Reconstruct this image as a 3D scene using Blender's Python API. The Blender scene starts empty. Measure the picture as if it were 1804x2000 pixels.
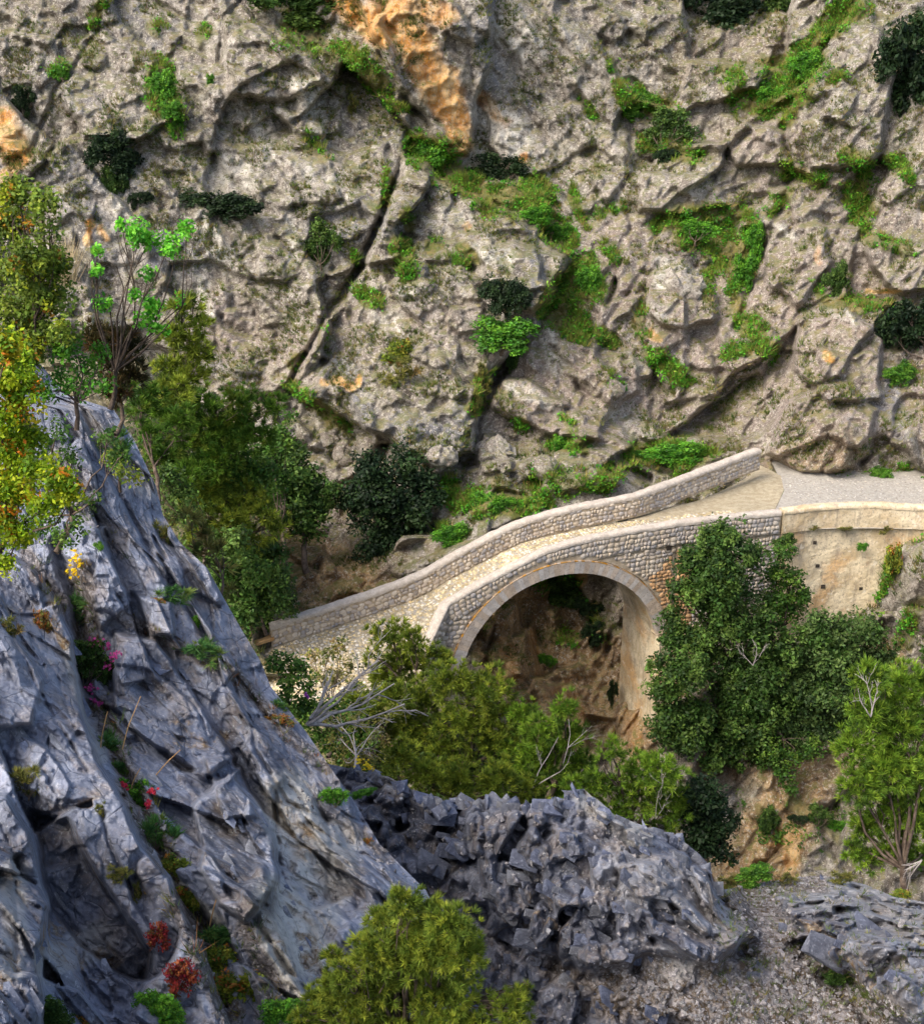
import bpy, bmesh, math, random
import numpy as np
from concurrent.futures import ThreadPoolExecutor
from mathutils import Vector, Matrix

random.seed(7)
RNG = np.random.default_rng(7)
scene = bpy.context.scene
COL = scene.collection

# ------------------------------------------------------------------ camera, world, sun, exposure
CAM_H = 19.5
PITCH = 22.0
FOC = 2620.0            # focal length in photograph pixels (1804 wide)
cam_data = bpy.data.cameras.new('camera')
cam = bpy.data.objects.new('camera', cam_data)
COL.objects.link(cam)
cam.location = (0, 0, CAM_H)
cam.rotation_euler = (math.radians(90 - PITCH), 0, 0)
cam_data.sensor_fit = 'HORIZONTAL'
cam_data.sensor_width = 36.0
cam_data.lens = 36.0 * FOC / 1804.0
cam_data.clip_start = 0.1
cam_data.clip_end = 2000
scene.camera = cam

SUN_EL, SUN_AZ = 48.0, -128.0      # azimuth of the sun, degrees clockwise from +Y (negative: to the left)
world = bpy.data.worlds.new('World')
scene.world = world
world.use_nodes = True
wn = world.node_tree
wn.nodes.clear()
sky = wn.nodes.new('ShaderNodeTexSky')
sky.sky_type = 'NISHITA'
sky.sun_disc = False
sky.sun_elevation = math.radians(SUN_EL)
sky.sun_rotation = math.radians(SUN_AZ)
sky.air_density = 1.0
sky.dust_density = 5.0
bg = wn.nodes.new('ShaderNodeBackground')
bg.inputs['Strength'].default_value = 0.10
wo = wn.nodes.new('ShaderNodeOutputWorld')
wn.links.new(sky.outputs[0], bg.inputs[0])
wn.links.new(bg.outputs[0], wo.inputs[0])

sun_data = bpy.data.lights.new('sun', 'SUN')
sun_data.energy = 1.35
sun_data.angle = math.radians(32.0)
sun_data.color = (1.0, 0.94, 0.86)
sun = bpy.data.objects.new('sun', sun_data)
COL.objects.link(sun)
el, az = math.radians(SUN_EL), math.radians(SUN_AZ)
sd = Vector((math.sin(az) * math.cos(el), math.cos(az) * math.cos(el), math.sin(el)))
sun.rotation_euler = sd.to_track_quat('Z', 'Y').to_euler()
sun.location = (0, 0, 60)

scene.view_settings.view_transform = 'Standard'
scene.view_settings.look = 'None'
scene.view_settings.gamma = 1.0
scene.view_settings.use_curve_mapping = False
scene.view_settings.exposure = 1.38
scene.render.engine = 'CYCLES'
scene.cycles.max_bounces = 5
scene.cycles.diffuse_bounces = 3
scene.cycles.transparent_max_bounces = 4

# ------------------------------------------------------------------ geometry of the view (pixel of the survey photo + distance -> point)
_c, _s = math.cos(math.radians(PITCH)), math.sin(math.radians(PITCH))


def at(px, py, Y):
    px = np.asarray(px, float); py = np.asarray(py, float); Y = np.asarray(Y, float)
    rx = (px - 902) / FOC
    u = -(py - 1000) / FOC
    dy = _c + u * _s
    dz = -_s + u * _c
    t = Y / dy
    return np.stack(np.broadcast_arrays(rx * t, Y, CAM_H + dz * t), -1)


def scale_at(P):
    """metres per photo pixel at point P"""
    P = np.asarray(P, float)
    return (P[..., 1] * _c - (P[..., 2] - CAM_H) * _s) / FOC


def on_z(px, py, z):
    rx = (px - 902) / FOC; u = -(py - 1000) / FOC
    t = (z - CAM_H) / (-_s + u * _c)
    return np.array([rx * t, (_c + u * _s) * t, z])


# ------------------------------------------------------------------ noise
POOL = ThreadPoolExecutor(4)


def _h(i, j, k, seed):
    h = (i.astype(np.uint32) * np.uint32(374761393)) ^ (j.astype(np.uint32) * np.uint32(668265263)) ^ (k.astype(np.uint32) * np.uint32(2147483647 - 1640531)) ^ np.uint32((seed * 2654435761) & 0xffffffff)
    h = (h ^ (h >> np.uint32(13))) * np.uint32(1274126177)
    h = (h ^ (h >> np.uint32(16))) * np.uint32(2246822519)
    return h ^ (h >> np.uint32(15))


def _f(h, sh=0):
    return ((h >> np.uint32(sh)) & np.uint32(1023)).astype(np.float32) / 1023.0


def vnoise(p, seed=0):
    ip = np.floor(p).astype(np.int64)
    f = (p - ip).astype(np.float32)
    f = f * f * f * (f * (f * 6 - 15) + 10)
    r = 0
    for a in (0, 1):
        for b in (0, 1):
            for c in (0, 1):
                w = (f[:, 0] if a else 1 - f[:, 0]) * (f[:, 1] if b else 1 - f[:, 1]) * (f[:, 2] if c else 1 - f[:, 2])
                h = _h(ip[:, 0] + a, ip[:, 1] + b, ip[:, 2] + c, seed)
                r = r + w * ((h & np.uint32(0xffff)).astype(np.float32) / 32767.5 - 1)
    return r


def par(fn, p, *a, **k):
    ch = np.array_split(p, 8)
    rs = list(POOL.map(lambda q: fn(q, *a, **k), ch))
    if isinstance(rs[0], tuple):
        return tuple(np.concatenate(x) for x in zip(*rs))
    return np.concatenate(rs)


def fbm(p, octv=5, seed=0, gain=0.5, ridged=False):
    r = 0; a = 1.0; q = p.astype(np.float64)
    for o in range(octv):
        n = vnoise(q, seed + o * 17)
        if ridged:
            n = 1 - 2 * np.abs(n)
        r = r + a * n
        a *= gain
        q = q * 2.03 + 11.7
    return r


def facets(p, seed=0, tilt=0.8, hj=1.0):
    """broken-rock relief: every Voronoi cell is a tilted plate; returns (height, distance to the crack)"""
    ip = np.floor(p).astype(np.int64)
    n = len(p)
    f1 = np.full(n, 9e9, np.float32); f2 = np.full(n, 9e9, np.float32)
    val = np.zeros(n, np.float32)
    pf = p.astype(np.float32)
    for a in (-1, 0, 1):
        for b in (-1, 0, 1):
            for c in (-1, 0, 1):
                ci, cj, ck = ip[:, 0] + a, ip[:, 1] + b, ip[:, 2] + c
                h = _h(ci, cj, ck, seed)
                dx = pf[:, 0] - (ci + _f(h, 0)).astype(np.float32)
                dy = pf[:, 1] - (cj + _f(h, 10)).astype(np.float32)
                dz = pf[:, 2] - (ck + _f(h, 20)).astype(np.float32)
                d = dx * dx + dy * dy + dz * dz
                h2 = h * np.uint32(2654435761) ^ (h >> np.uint32(7))
                v = hj * (_f(h2, 0) - 0.5) + tilt * ((_f(h2, 10) - 0.5) * dx + (_f(h2, 20) - 0.5) * dz + (_f(h2, 5) - 0.5) * dy) * 2
                closer = d < f1
                f2 = np.where(closer, f1, np.minimum(f2, d))
                f1 = np.where(closer, d, f1)
                val = np.where(closer, v, val)
    return val, np.sqrt(f2) - np.sqrt(f1)


def frame_of(direction, up=(0, 0, 1)):
    x = np.array(direction, float); x /= np.linalg.norm(x)
    y = np.cross(up, x); y /= np.linalg.norm(y)
    z = np.cross(x, y)
    return np.stack([x, y, z], 1)


def smooth(a, b, x):
    t = np.clip((x - a) / (b - a), 0, 1)
    return t * t * (3 - 2 * t)


# ------------------------------------------------------------------ pixel-space shapes used when surveying where stains, ledges and cracks are
def seg_dist(x, y, x0, y0, x1, y1):
    vx, vy = x1 - x0, y1 - y0
    L = vx * vx + vy * vy + 1e-9
    t = np.clip(((x - x0) * vx + (y - y0) * vy) / L, 0, 1)
    return np.hypot(x - (x0 + t * vx), y - (y0 + t * vy))


def poly_mask(x, y, poly, soft):
    d = np.full(x.shape, 1e9)
    ins = np.zeros(x.shape, bool)
    n = len(poly)
    for i in range(n):
        x0, y0 = poly[i]; x1, y1 = poly[(i + 1) % n]
        d = np.minimum(d, seg_dist(x, y, x0, y0, x1, y1))
        cond = ((y0 > y) != (y1 > y)) & (x < (x1 - x0) * (y - y0) / (y1 - y0 + 1e-12) + x0)
        ins ^= cond
    sd_ = np.where(ins, d, -d)
    return smooth(-soft, soft, sd_)


def line_mask(x, y, pts, w):
    d = np.full(x.shape, 1e9)
    for (a, b) in zip(pts[:-1], pts[1:]):
        d = np.minimum(d, seg_dist(x, y, a[0], a[1], b[0], b[1]))
    return 1 - smooth(0, w, d)


def caps_mask(x, y, caps, soft=0.6):
    m = np.zeros(x.shape)
    for c in caps:
        x0, y0, x1, y1, r = c[:5]
        k = c[5] if len(c) > 5 else 1.0
        d = seg_dist(x, y, x0, y0, x1, y1)
        m = np.maximum(m, k * (1 - smooth(r * soft, r * 1.25, d)))
    return m


class TPS:
    def __init__(self, pts, lam=2.0):
        P = np.array(pts, float)
        self.c = P[:, :2] / 500.0
        n = len(P)
        K = self._k(self.c, self.c) + lam * 1e-3 * np.eye(n)
        A = np.zeros((n + 3, n + 3))
        A[:n, :n] = K
        A[:n, n] = 1; A[:n, n + 1:] = self.c
        A[n, :n] = 1; A[n + 1:, :n] = self.c.T
        self.w = np.linalg.solve(A, np.concatenate([P[:, 2], [0, 0, 0]]))

    def _k(self, a, b):
        d2 = ((a[:, None, :] - b[None]) ** 2).sum(-1)
        return 0.5 * d2 * np.log(d2 + 1e-12)

    def __call__(self, x, y):
        q = np.stack([x.ravel(), y.ravel()], 1) / 500.0

        def ev(q):
            return self._k(q, self.c) @ self.w[:-3] + self.w[-3] + q @ self.w[-2:]
        return par(ev, q).reshape(x.shape)


# ------------------------------------------------------------------ object helpers
def make_mesh(name, V, F, mats=(), smooth_shade=False, attrs=None):
    """V (n,3), F (m,k) one face size; attrs {name: (n,4)} colour attributes"""
    V = np.ascontiguousarray(V, np.float32)
    F = np.ascontiguousarray(F, np.int32)
    me = bpy.data.meshes.new(name)
    m, k = F.shape
    me.vertices.add(len(V)); me.vertices.foreach_set('co', V.ravel())
    me.loops.add(m * k); me.loops.foreach_set('vertex_index', F.ravel())
    me.polygons.add(m)
    me.polygons.foreach_set('loop_start', np.arange(0, m * k, k, dtype=np.int32))
    me.polygons.foreach_set('loop_total', np.full(m, k, np.int32))
    me.update(calc_edges=True)
    me.polygons.foreach_set('use_smooth', np.full(m, bool(smooth_shade)))
    for an, A in (attrs or {}).items():
        ca = me.attributes.new(an, 'FLOAT_COLOR', 'POINT')
        ca.data.foreach_set('color', np.ascontiguousarray(A, np.float32).ravel())
    for mt in mats:
        me.materials.append(mt)
    return me


def link(name, data, parent=None, kind=None, label=None, cat=None, group=None, loc=None, color=None):
    o = bpy.data.objects.new(name, data)
    COL.objects.link(o)
    if parent is not None:
        o.parent = parent
    if kind: o['kind'] = kind
    if label: o['label'] = label
    if cat: o['category'] = cat
    if group: o['group'] = group
    if loc is not None: o.location = Vector([float(a) for a in loc])
    if color is not None: o.color = (*color, 1.0)
    return o


# ------------------------------------------------------------------ materials
def new_mat(name):
    m = bpy.data.materials.new(name)
    m.use_nodes = True
    nt = m.node_tree
    nt.nodes.clear()
    return m, nt


class NB:
    """small node-building helper"""
    def __init__(self, nt):
        self.nt = nt
        self.out = nt.nodes.new('ShaderNodeOutputMaterial')
        tc = nt.nodes.new('ShaderNodeTexCoord')
        self.co = tc.outputs['Object']

    def n(self, t, **kw):
        nd = self.nt.nodes.new(t)
        for k, v in kw.items():
            setattr(nd, k, v)
        return nd

    def l(self, a, b):
        self.nt.links.new(a, b)

    def noise(self, scale, detail=6, rough=0.6, co=None, dist=0.0):
        nd = self.n('ShaderNodeTexNoise')
        nd.inputs['Scale'].default_value = scale
        nd.inputs['Detail'].default_value = detail
        nd.inputs['Roughness'].default_value = rough
        nd.inputs['Distortion'].default_value = dist
        self.l(co or self.co, nd.inputs['Vector'])
        return nd.outputs[0]

    def vor(self, scale, feature='F1', co=None, out=0):
        nd = self.n('ShaderNodeTexVoronoi', feature=feature)
        nd.inputs['Scale'].default_value = scale
        self.l(co or self.co, nd.inputs['Vector'])
        return nd.outputs[out]

    def ramp(self, v, a, b, va=0.0, vb=1.0):
        nd = self.n('ShaderNodeMapRange')
        nd.interpolation_type = 'SMOOTHSTEP'
        nd.inputs[1].default_value = a; nd.inputs[2].default_value = b
        nd.inputs[3].default_value = va; nd.inputs[4].default_value = vb
        self.l(v, nd.inputs[0])
        return nd.outputs[0]

    def math(self, op, a, b=None):
        nd = self.n('ShaderNodeMath', operation=op)
        for i, v in enumerate((a, b)):
            if v is None: continue
            if isinstance(v, (int, float)): nd.inputs[i].default_value = v
            else: self.l(v, nd.inputs[i])
        return nd.outputs[0]

    def mix(self, f, a, b, mode='MIX'):
        nd = self.n('ShaderNodeMix', data_type='RGBA', blend_type=mode)
        for i, v in ((0, f), (6, a), (7, b)):
            if isinstance(v, (int, float)): nd.inputs[i].default_value = v
            elif isinstance(v, tuple): nd.inputs[i].default_value = (*v, 1.0)
            else: self.l(v, nd.inputs[i])
        return nd.outputs[2]

    def attr(self, name):
        nd = self.n('ShaderNodeAttribute', attribute_name=name)
        sp = self.n('ShaderNodeSeparateColor')
        self.l(nd.outputs['Color'], sp.inputs[0])
        return sp.outputs[0], sp.outputs[1], sp.outputs[2], nd.outputs['Alpha'], nd.outputs['Color']

    def stretch(self, rot, scl):
        nd = self.n('ShaderNodeMapping')
        nd.inputs['Rotation'].default_value = rot
        nd.inputs['Scale'].default_value = scl
        self.l(self.co, nd.inputs['Vector'])
        return nd.outputs[0]

    def along(self, d, scl, up=(0, 0, 1)):
        """object coordinates turned so that X runs along the bedding direction d"""
        nd = self.n('ShaderNodeMapping', vector_type='TEXTURE')
        m = Matrix(frame_of(d, up).tolist())
        nd.inputs['Rotation'].default_value = m.to_euler()
        nd.inputs['Scale'].default_value = scl
        self.l(self.co, nd.inputs['Vector'])
        return nd.outputs[0]

    def bump(self, hgt, strength, dist, prev=None):
        nd = self.n('ShaderNodeBump')
        nd.inputs['Strength'].default_value = strength
        nd.inputs['Distance'].default_value = dist
        self.l(hgt, nd.inputs['Height'])
        if prev is not None: self.l(prev, nd.inputs['Normal'])
        return nd.outputs[0]

    def finish(self, col, rough=0.9, normal=None, spec=0.2):
        p = self.n('ShaderNodeBsdfPrincipled')
        if isinstance(col, tuple): p.inputs['Base Color'].default_value = (*col, 1)
        else: self.l(col, p.inputs['Base Color'])
        if isinstance(rough, float): p.inputs['Roughness'].default_value = rough
        else: self.l(rough, p.inputs['Roughness'])
        p.inputs['Specular IOR Level'].default_value = spec
        if normal is not None: self.l(normal, p.inputs['Normal'])
        self.l(p.outputs[0], self.out.inputs[0])


def mat_limestone():
    m, nt = new_mat('weathered_limestone'); b = NB(nt)
    soil, orange, stain_shade, pale, _ = b.attr('mask_a')
    tan, brown, wet, pink, _ = b.attr('mask_b')
    n1 = b.noise(0.32, 9, 0.62, dist=0.4)
    n2 = b.noise(1.7, 8, 0.7, dist=0.6)
    n3 = b.noise(9.0, 6, 0.75)
    st = b.stretch((0.25, 0.5, 0.1), (1.6, 1.6, 0.32))
    n4 = b.noise(1.1, 8, 0.65, co=st)
    col = b.mix(b.ramp(n1, 0.36, 0.64), (0.17, 0.148, 0.125), (0.37, 0.33, 0.285))
    col = b.mix(b.ramp(n2, 0.42, 0.66), col, (0.50, 0.465, 0.415))
    col = b.mix(b.math('MULTIPLY', b.ramp(n4, 0.50, 0.64), 0.55), col, (0.125, 0.105, 0.09))
    s1 = b.noise(1.25, 8, 0.66, co=b.along((0.60, 0.2, -0.78), (5.0, 0.8, 0.8)), dist=0.25)
    s2 = b.noise(1.25, 8, 0.66, co=b.along((0.62, 0.25, 0.74), (4.0, 0.8, 0.8)), dist=0.25)
    nd_ = b.n('ShaderNodeMix', data_type='FLOAT'); b.l(pink, nd_.inputs[0]); b.l(s1, nd_.inputs[2]); b.l(s2, nd_.inputs[3])
    strata = nd_.outputs[0]
    col = b.mix(b.ramp(strata, 0.50, 0.60, 0, 0.45), col, (0.135, 0.112, 0.095))
    col = b.mix(b.ramp(strata, 0.47, 0.38, 0, 0.55), col, (0.50, 0.465, 0.41))
    col = b.mix(b.math('MULTIPLY', pink, b.ramp(n1, 0.3, 0.6, 0.4, 0.85)), col, (0.34, 0.27, 0.235))
    col = b.mix(b.math('MULTIPLY', pale, b.ramp(n2, 0.34, 0.58)), col, (0.70, 0.67, 0.60))
    col = b.mix(b.math('MULTIPLY', stain_shade, b.ramp(n2, 0.62, 0.36, 0.3, 0.85)), col, (0.225, 0.23, 0.25))  # grey stains together with the painted shade of the hollows
    colo = b.mix(b.ramp(n4, 0.38, 0.62), (0.66, 0.30, 0.07), (0.74, 0.50, 0.24))
    col = b.mix(b.math('MULTIPLY', orange, b.ramp(n2, 0.28, 0.52, 0.35, 1.0)), col, colo)
    colt = b.mix(b.ramp(n4, 0.36, 0.64), (0.27, 0.165, 0.08), (0.60, 0.41, 0.21))
    col = b.mix(tan, col, colt)
    col = b.mix(b.math('MULTIPLY', brown, 0.6), col, b.mix(n2, (0.06, 0.038, 0.02), (0.26, 0.16, 0.085)))
    # lichen and fresh chips
    col = b.mix(b.ramp(b.noise(4.3, 8, 0.78), 0.52, 0.60, 0, 0.7), col, (0.095, 0.078, 0.062))
    col = b.mix(b.ramp(n3, 0.53, 0.60, 0, 0.8), col, (0.66, 0.62, 0.54))
    col = b.mix(b.ramp(b.noise(14.0, 4, 0.75), 0.55, 0.62, 0, 0.75), col, (0.06, 0.05, 0.04))
    col = b.mix(b.math('MULTIPLY', b.ramp(b.vor(2.6), 0.30, 0.12), b.ramp(n2, 0.48, 0.6, 0, 0.5)), col, (0.62, 0.60, 0.55))
    col = b.mix(b.math('MULTIPLY', b.ramp(b.noise(0.9, 9, 0.72), 0.49, 0.60), b.ramp(n3, 0.42, 0.52, 0.05, 0.28)), col, (0.19, 0.19, 0.07))
    col = b.mix(b.math('MULTIPLY', orange, 0.4), col, colo)
    # thin soil and moss on ledges and in the surveyed green patches
    geo = b.n('ShaderNodeNewGeometry'); sp = b.n('ShaderNodeSeparateXYZ'); b.l(geo.outputs['Normal'], sp.inputs[0])
    led = b.math('MULTIPLY', b.ramp(sp.outputs[2], 0.60, 0.80), b.ramp(n2, 0.44, 0.54))
    ms = b.math('MAXIMUM', b.math('MULTIPLY', soil, b.ramp(n3, 0.36, 0.5, 0.45, 1.0)), b.math('MULTIPLY', led, 0.7))
    green = b.mix(b.ramp(b.noise(2.4, 6, 0.7), 0.4, 0.62), (0.12, 0.14, 0.035), (0.23, 0.19, 0.07))
    col = b.mix(ms, col, green)
    hn = b.math('ADD', b.noise(5.0, 12, 0.8), b.math('MULTIPLY', strata, -0.8))
    nm = b.bump(hn, 0.95, 0.15)
    b.finish(col, 0.95, nm, 0.12)
    return m


def mat_slate(name='blue_grey_limestone', dark=False):
    m, nt = new_mat(name); b = NB(nt)
    soil, orange, stain_shade, pale, _ = b.attr('mask_a')
    st = b.stretch((0.0, 0.62, 0.15), (1.6, 1.6, 0.6))
    n1 = b.noise(0.55, 9, 0.62, dist=0.5)
    n2 = b.noise(2.4, 8, 0.7, dist=0.8)
    n3 = b.noise(1.3, 9, 0.7, co=st, dist=0.4)
    n4 = b.noise(16.0, 5, 0.7)
    if dark:
        a, c, d = (0.105, 0.11, 0.14), (0.20, 0.215, 0.27), (0.35, 0.375, 0.45)
    else:
        a, c, d = (0.19, 0.208, 0.268), (0.28, 0.31, 0.395), (0.43, 0.465, 0.57)
    col = b.mix(b.ramp(n1, 0.36, 0.62), a, c)
    col = b.mix(b.ramp(n3, 0.46, 0.66, 0, 0.8), col, d)
    col = b.mix(b.math('MULTIPLY', b.ramp(n2, 0.52, 0.66), 0.6), col, a)
    col = b.mix(b.math('MULTIPLY', pale, b.ramp(n2, 0.30, 0.52, 0.4, 1)), col, (0.66, 0.645, 0.60))
    col = b.mix(b.math('MULTIPLY', stain_shade, b.ramp(n3, 0.6, 0.35, 0.5, 1.0)), col, (0.055, 0.06, 0.075))  # dark mask: shade of turned-away and overhung faces put into the rock colour
    rust = b.mix(b.ramp(n4, 0.4, 0.6), (0.24, 0.15, 0.075), (0.42, 0.34, 0.23))
    col = b.mix(b.math('MULTIPLY', b.math('MAXIMUM', b.math('MULTIPLY', orange, 1.0), 0.3), b.ramp(b.noise(1.5, 7, 0.72), 0.47, 0.62)), col, rust)
    col = b.mix(b.ramp(n4, 0.58, 0.68, 0, 0.6), col, (0.58, 0.60, 0.64))
    # hairline veins
    vn = b.vor(1.9, 'DISTANCE_TO_EDGE', co=b.mix(0.12, b.co, b.n('ShaderNodeTexNoise').outputs[1]))
    col = b.mix(b.ramp(vn, 0.014, 0.003, 0, 0.3), col, (0.06, 0.055, 0.055))
    geo = b.n('ShaderNodeNewGeometry'); sp = b.n('ShaderNodeSeparateXYZ'); b.l(geo.outputs['Normal'], sp.inputs[0])
    soilc = b.mix(b.ramp(b.noise(5, 6, 0.7), 0.42, 0.6), (0.10, 0.075, 0.05), (0.34, 0.31, 0.30))
    col = b.mix(b.math('MULTIPLY', soil, b.ramp(n4, 0.34, 0.48, 0.5, 1.0)), col, soilc)
    h = b.math('ADD', b.noise(4.0, 12, 0.72, dist=0.3), b.math('MULTIPLY', b.ramp(vn, 0.0, 0.03), 0.35))
    h = b.math('ADD', h, b.math('MULTIPLY', n3, 0.5))
    h = b.math('ADD', h, b.math('MULTIPLY', b.noise(19.0, 8, 0.75), 0.55))
    col = b.mix(b.ramp(b.noise(7.5, 7, 0.75), 0.54, 0.63, 0, 0.55), col, (0.10, 0.10, 0.115))
    b.finish(col, 0.95, b.bump(h, 0.9, 0.07), 0.08)
    return m


def mat_simple(name, c1, c2, scale=3.0, bump=0.5, bdist=0.03, c3=None, rough=0.9, rand=0.0, spec=0.2):
    m, nt = new_mat(name); b = NB(nt)
    n1 = b.noise(scale, 9, 0.68, dist=0.3)
    col = b.mix(b.ramp(n1, 0.36, 0.64), c1, c2)
    if c3 is not None:
        col = b.mix(b.ramp(b.noise(scale * 5, 5, 0.7), 0.55, 0.66), col, c3)
    if rand > 0:
        oi = b.n('ShaderNodeObjectInfo')
        g = b.n('ShaderNodeNewGeometry')
        r = b.math('FRACT', b.math('ADD', oi.outputs['Random'], g.outputs['Random Per Island']))
        hs = b.n('ShaderNodeHueSaturation')
        b.l(b.ramp(r, 0, 1, 1 - rand, 1 + rand), hs.inputs['Value'])
        b.l(b.ramp(b.math('FRACT', b.math('MULTIPLY', r, 7.3)), 0, 1, 0.5, 1.5), hs.inputs['Saturation'])
        b.l(col, hs.inputs['Color'])
        col = hs.outputs[0]
    b.finish(col, rough, b.bump(b.noise(scale * 6, 10, 0.7), bump, bdist), spec)
    return m


def mat_fieldstone(name='fieldstone', rust=False):
    """each stone its own colour: grey-blue, beige, pale, rust"""
    m, nt = new_mat(name); b = NB(nt)
    oi = b.n('ShaderNodeObjectInfo'); g = b.n('ShaderNodeNewGeometry')
    r = b.math('FRACT', b.math('ADD', b.math('MULTIPLY', oi.outputs['Random'], 3.7), g.outputs['Random Per Island']))
    cr = b.n('ShaderNodeValToRGB'); cr.color_ramp.interpolation = 'CONSTANT'
    els = cr.color_ramp.elements
    cols = [(0.0, (0.42, 0.37, 0.33)), (0.16, (0.60, 0.52, 0.42)), (0.34, (0.30, 0.295, 0.31)), (0.46, (0.52, 0.43, 0.32)),
            (0.62, (0.38, 0.36, 0.36)), (0.74, (0.64, 0.57, 0.48)), (0.86, (0.48, 0.40, 0.33)), (0.95, (0.22, 0.195, 0.18))]
    if rust:
        cols = [(p_, (min(0.75, c_[0] * 1.12), c_[1] * 0.76, c_[2] * 0.48)) for p_, c_ in cols]
    els[0].position, els[0].color = cols[0][0], (*cols[0][1], 1)
    els[1].position, els[1].color = cols[1][0], (*cols[1][1], 1)
    for p_, c_ in cols[2:]:
        e = els.new(p_); e.color = (*c_, 1)
    b.l(r, cr.inputs[0])
    col = b.mix(b.ramp(b.noise(9, 6, 0.7), 0.4, 0.62, 0, 0.55), cr.outputs[0], (0.58, 0.40, 0.21) if rust else (0.55, 0.48, 0.39))
    b.finish(col, 0.9, b.bump(b.noise(28, 8, 0.7), 0.5, 0.02), 0.2)
    return m


def mat_plaster(name='cream_plaster', orange=0.6):
    m, nt = new_mat(name); b = NB(nt)
    st = b.stretch((0, 0, 0), (2.0, 2.0, 0.45))
    n1 = b.noise(0.9, 8, 0.65, dist=0.5)
    n2 = b.noise(1.6, 8, 0.7, co=st)
    n3 = b.noise(12, 6, 0.7)
    col = b.mix(b.ramp(n1, 0.36, 0.6), (0.50, 0.40, 0.25), (0.70, 0.60, 0.42))
    col = b.mix(b.ramp(n2, 0.50, 0.66, 0, 0.75), col, (0.30, 0.25, 0.19))
    col = b.mix(b.math('MULTIPLY', b.ramp(b.noise(0.55, 7, 0.65), 0.50, 0.62), orange), col, (0.60, 0.33, 0.11))
    col = b.mix(b.ramp(n3, 0.54, 0.62, 0, 0.6), col, (0.24, 0.20, 0.155))
    col = b.mix(b.ramp(b.noise(2.2, 8, 0.75), 0.53, 0.62, 0, 0.5), col, (0.36, 0.31, 0.25))
    col = b.mix(b.ramp(b.noise(3.2, 6, 0.7), 0.57, 0.68, 0, 0.65), col, (0.76, 0.70, 0.58))
    b.finish(col, 0.93, b.bump(b.noise(5, 12, 0.7), 0.6, 0.06), 0.15)
    return m


def mat_leaf(name, transl=0.35, rough=0.55, spec=0.25):
    m, nt = new_mat(name); b = NB(nt)
    at_ = b.n('ShaderNodeAttribute', attribute_name='tint')
    oi = b.n('ShaderNodeObjectInfo')
    col = b.mix(1.0, at_.outputs['Color'], oi.outputs['Color'], 'MULTIPLY')
    g = b.n('ShaderNodeNewGeometry')
    hs = b.n('ShaderNodeHueSaturation')
    b.l(b.ramp(g.outputs['Random Per Island'], 0, 1, 0.72, 1.3), hs.inputs['Value'])
    b.l(b.ramp(b.math('FRACT', b.math('MULTIPLY', g.outputs['Random Per Island'], 5.1)), 0, 1, 0.485, 0.512), hs.inputs['Hue'])
    b.l(col, hs.inputs['Color'])
    p = b.n('ShaderNodeBsdfPrincipled')
    b.l(hs.outputs[0], p.inputs['Base Color'])
    p.inputs['Roughness'].default_value = rough
    p.inputs['Specular IOR Level'].default_value = spec
    t = b.n('ShaderNodeBsdfTranslucent')
    b.l(hs.outputs[0], t.inputs[0])
    mx = b.n('ShaderNodeMixShader'); mx.inputs[0].default_value = transl
    b.l(p.outputs[0], mx.inputs[1]); b.l(t.outputs[0], mx.inputs[2])
    b.l(mx.outputs[0], b.out.inputs[0])
    return m


def mat_bark(name, c1, c2):
    return mat_simple(name, c1, c2, 6.0, 0.7, 0.03)


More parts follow.
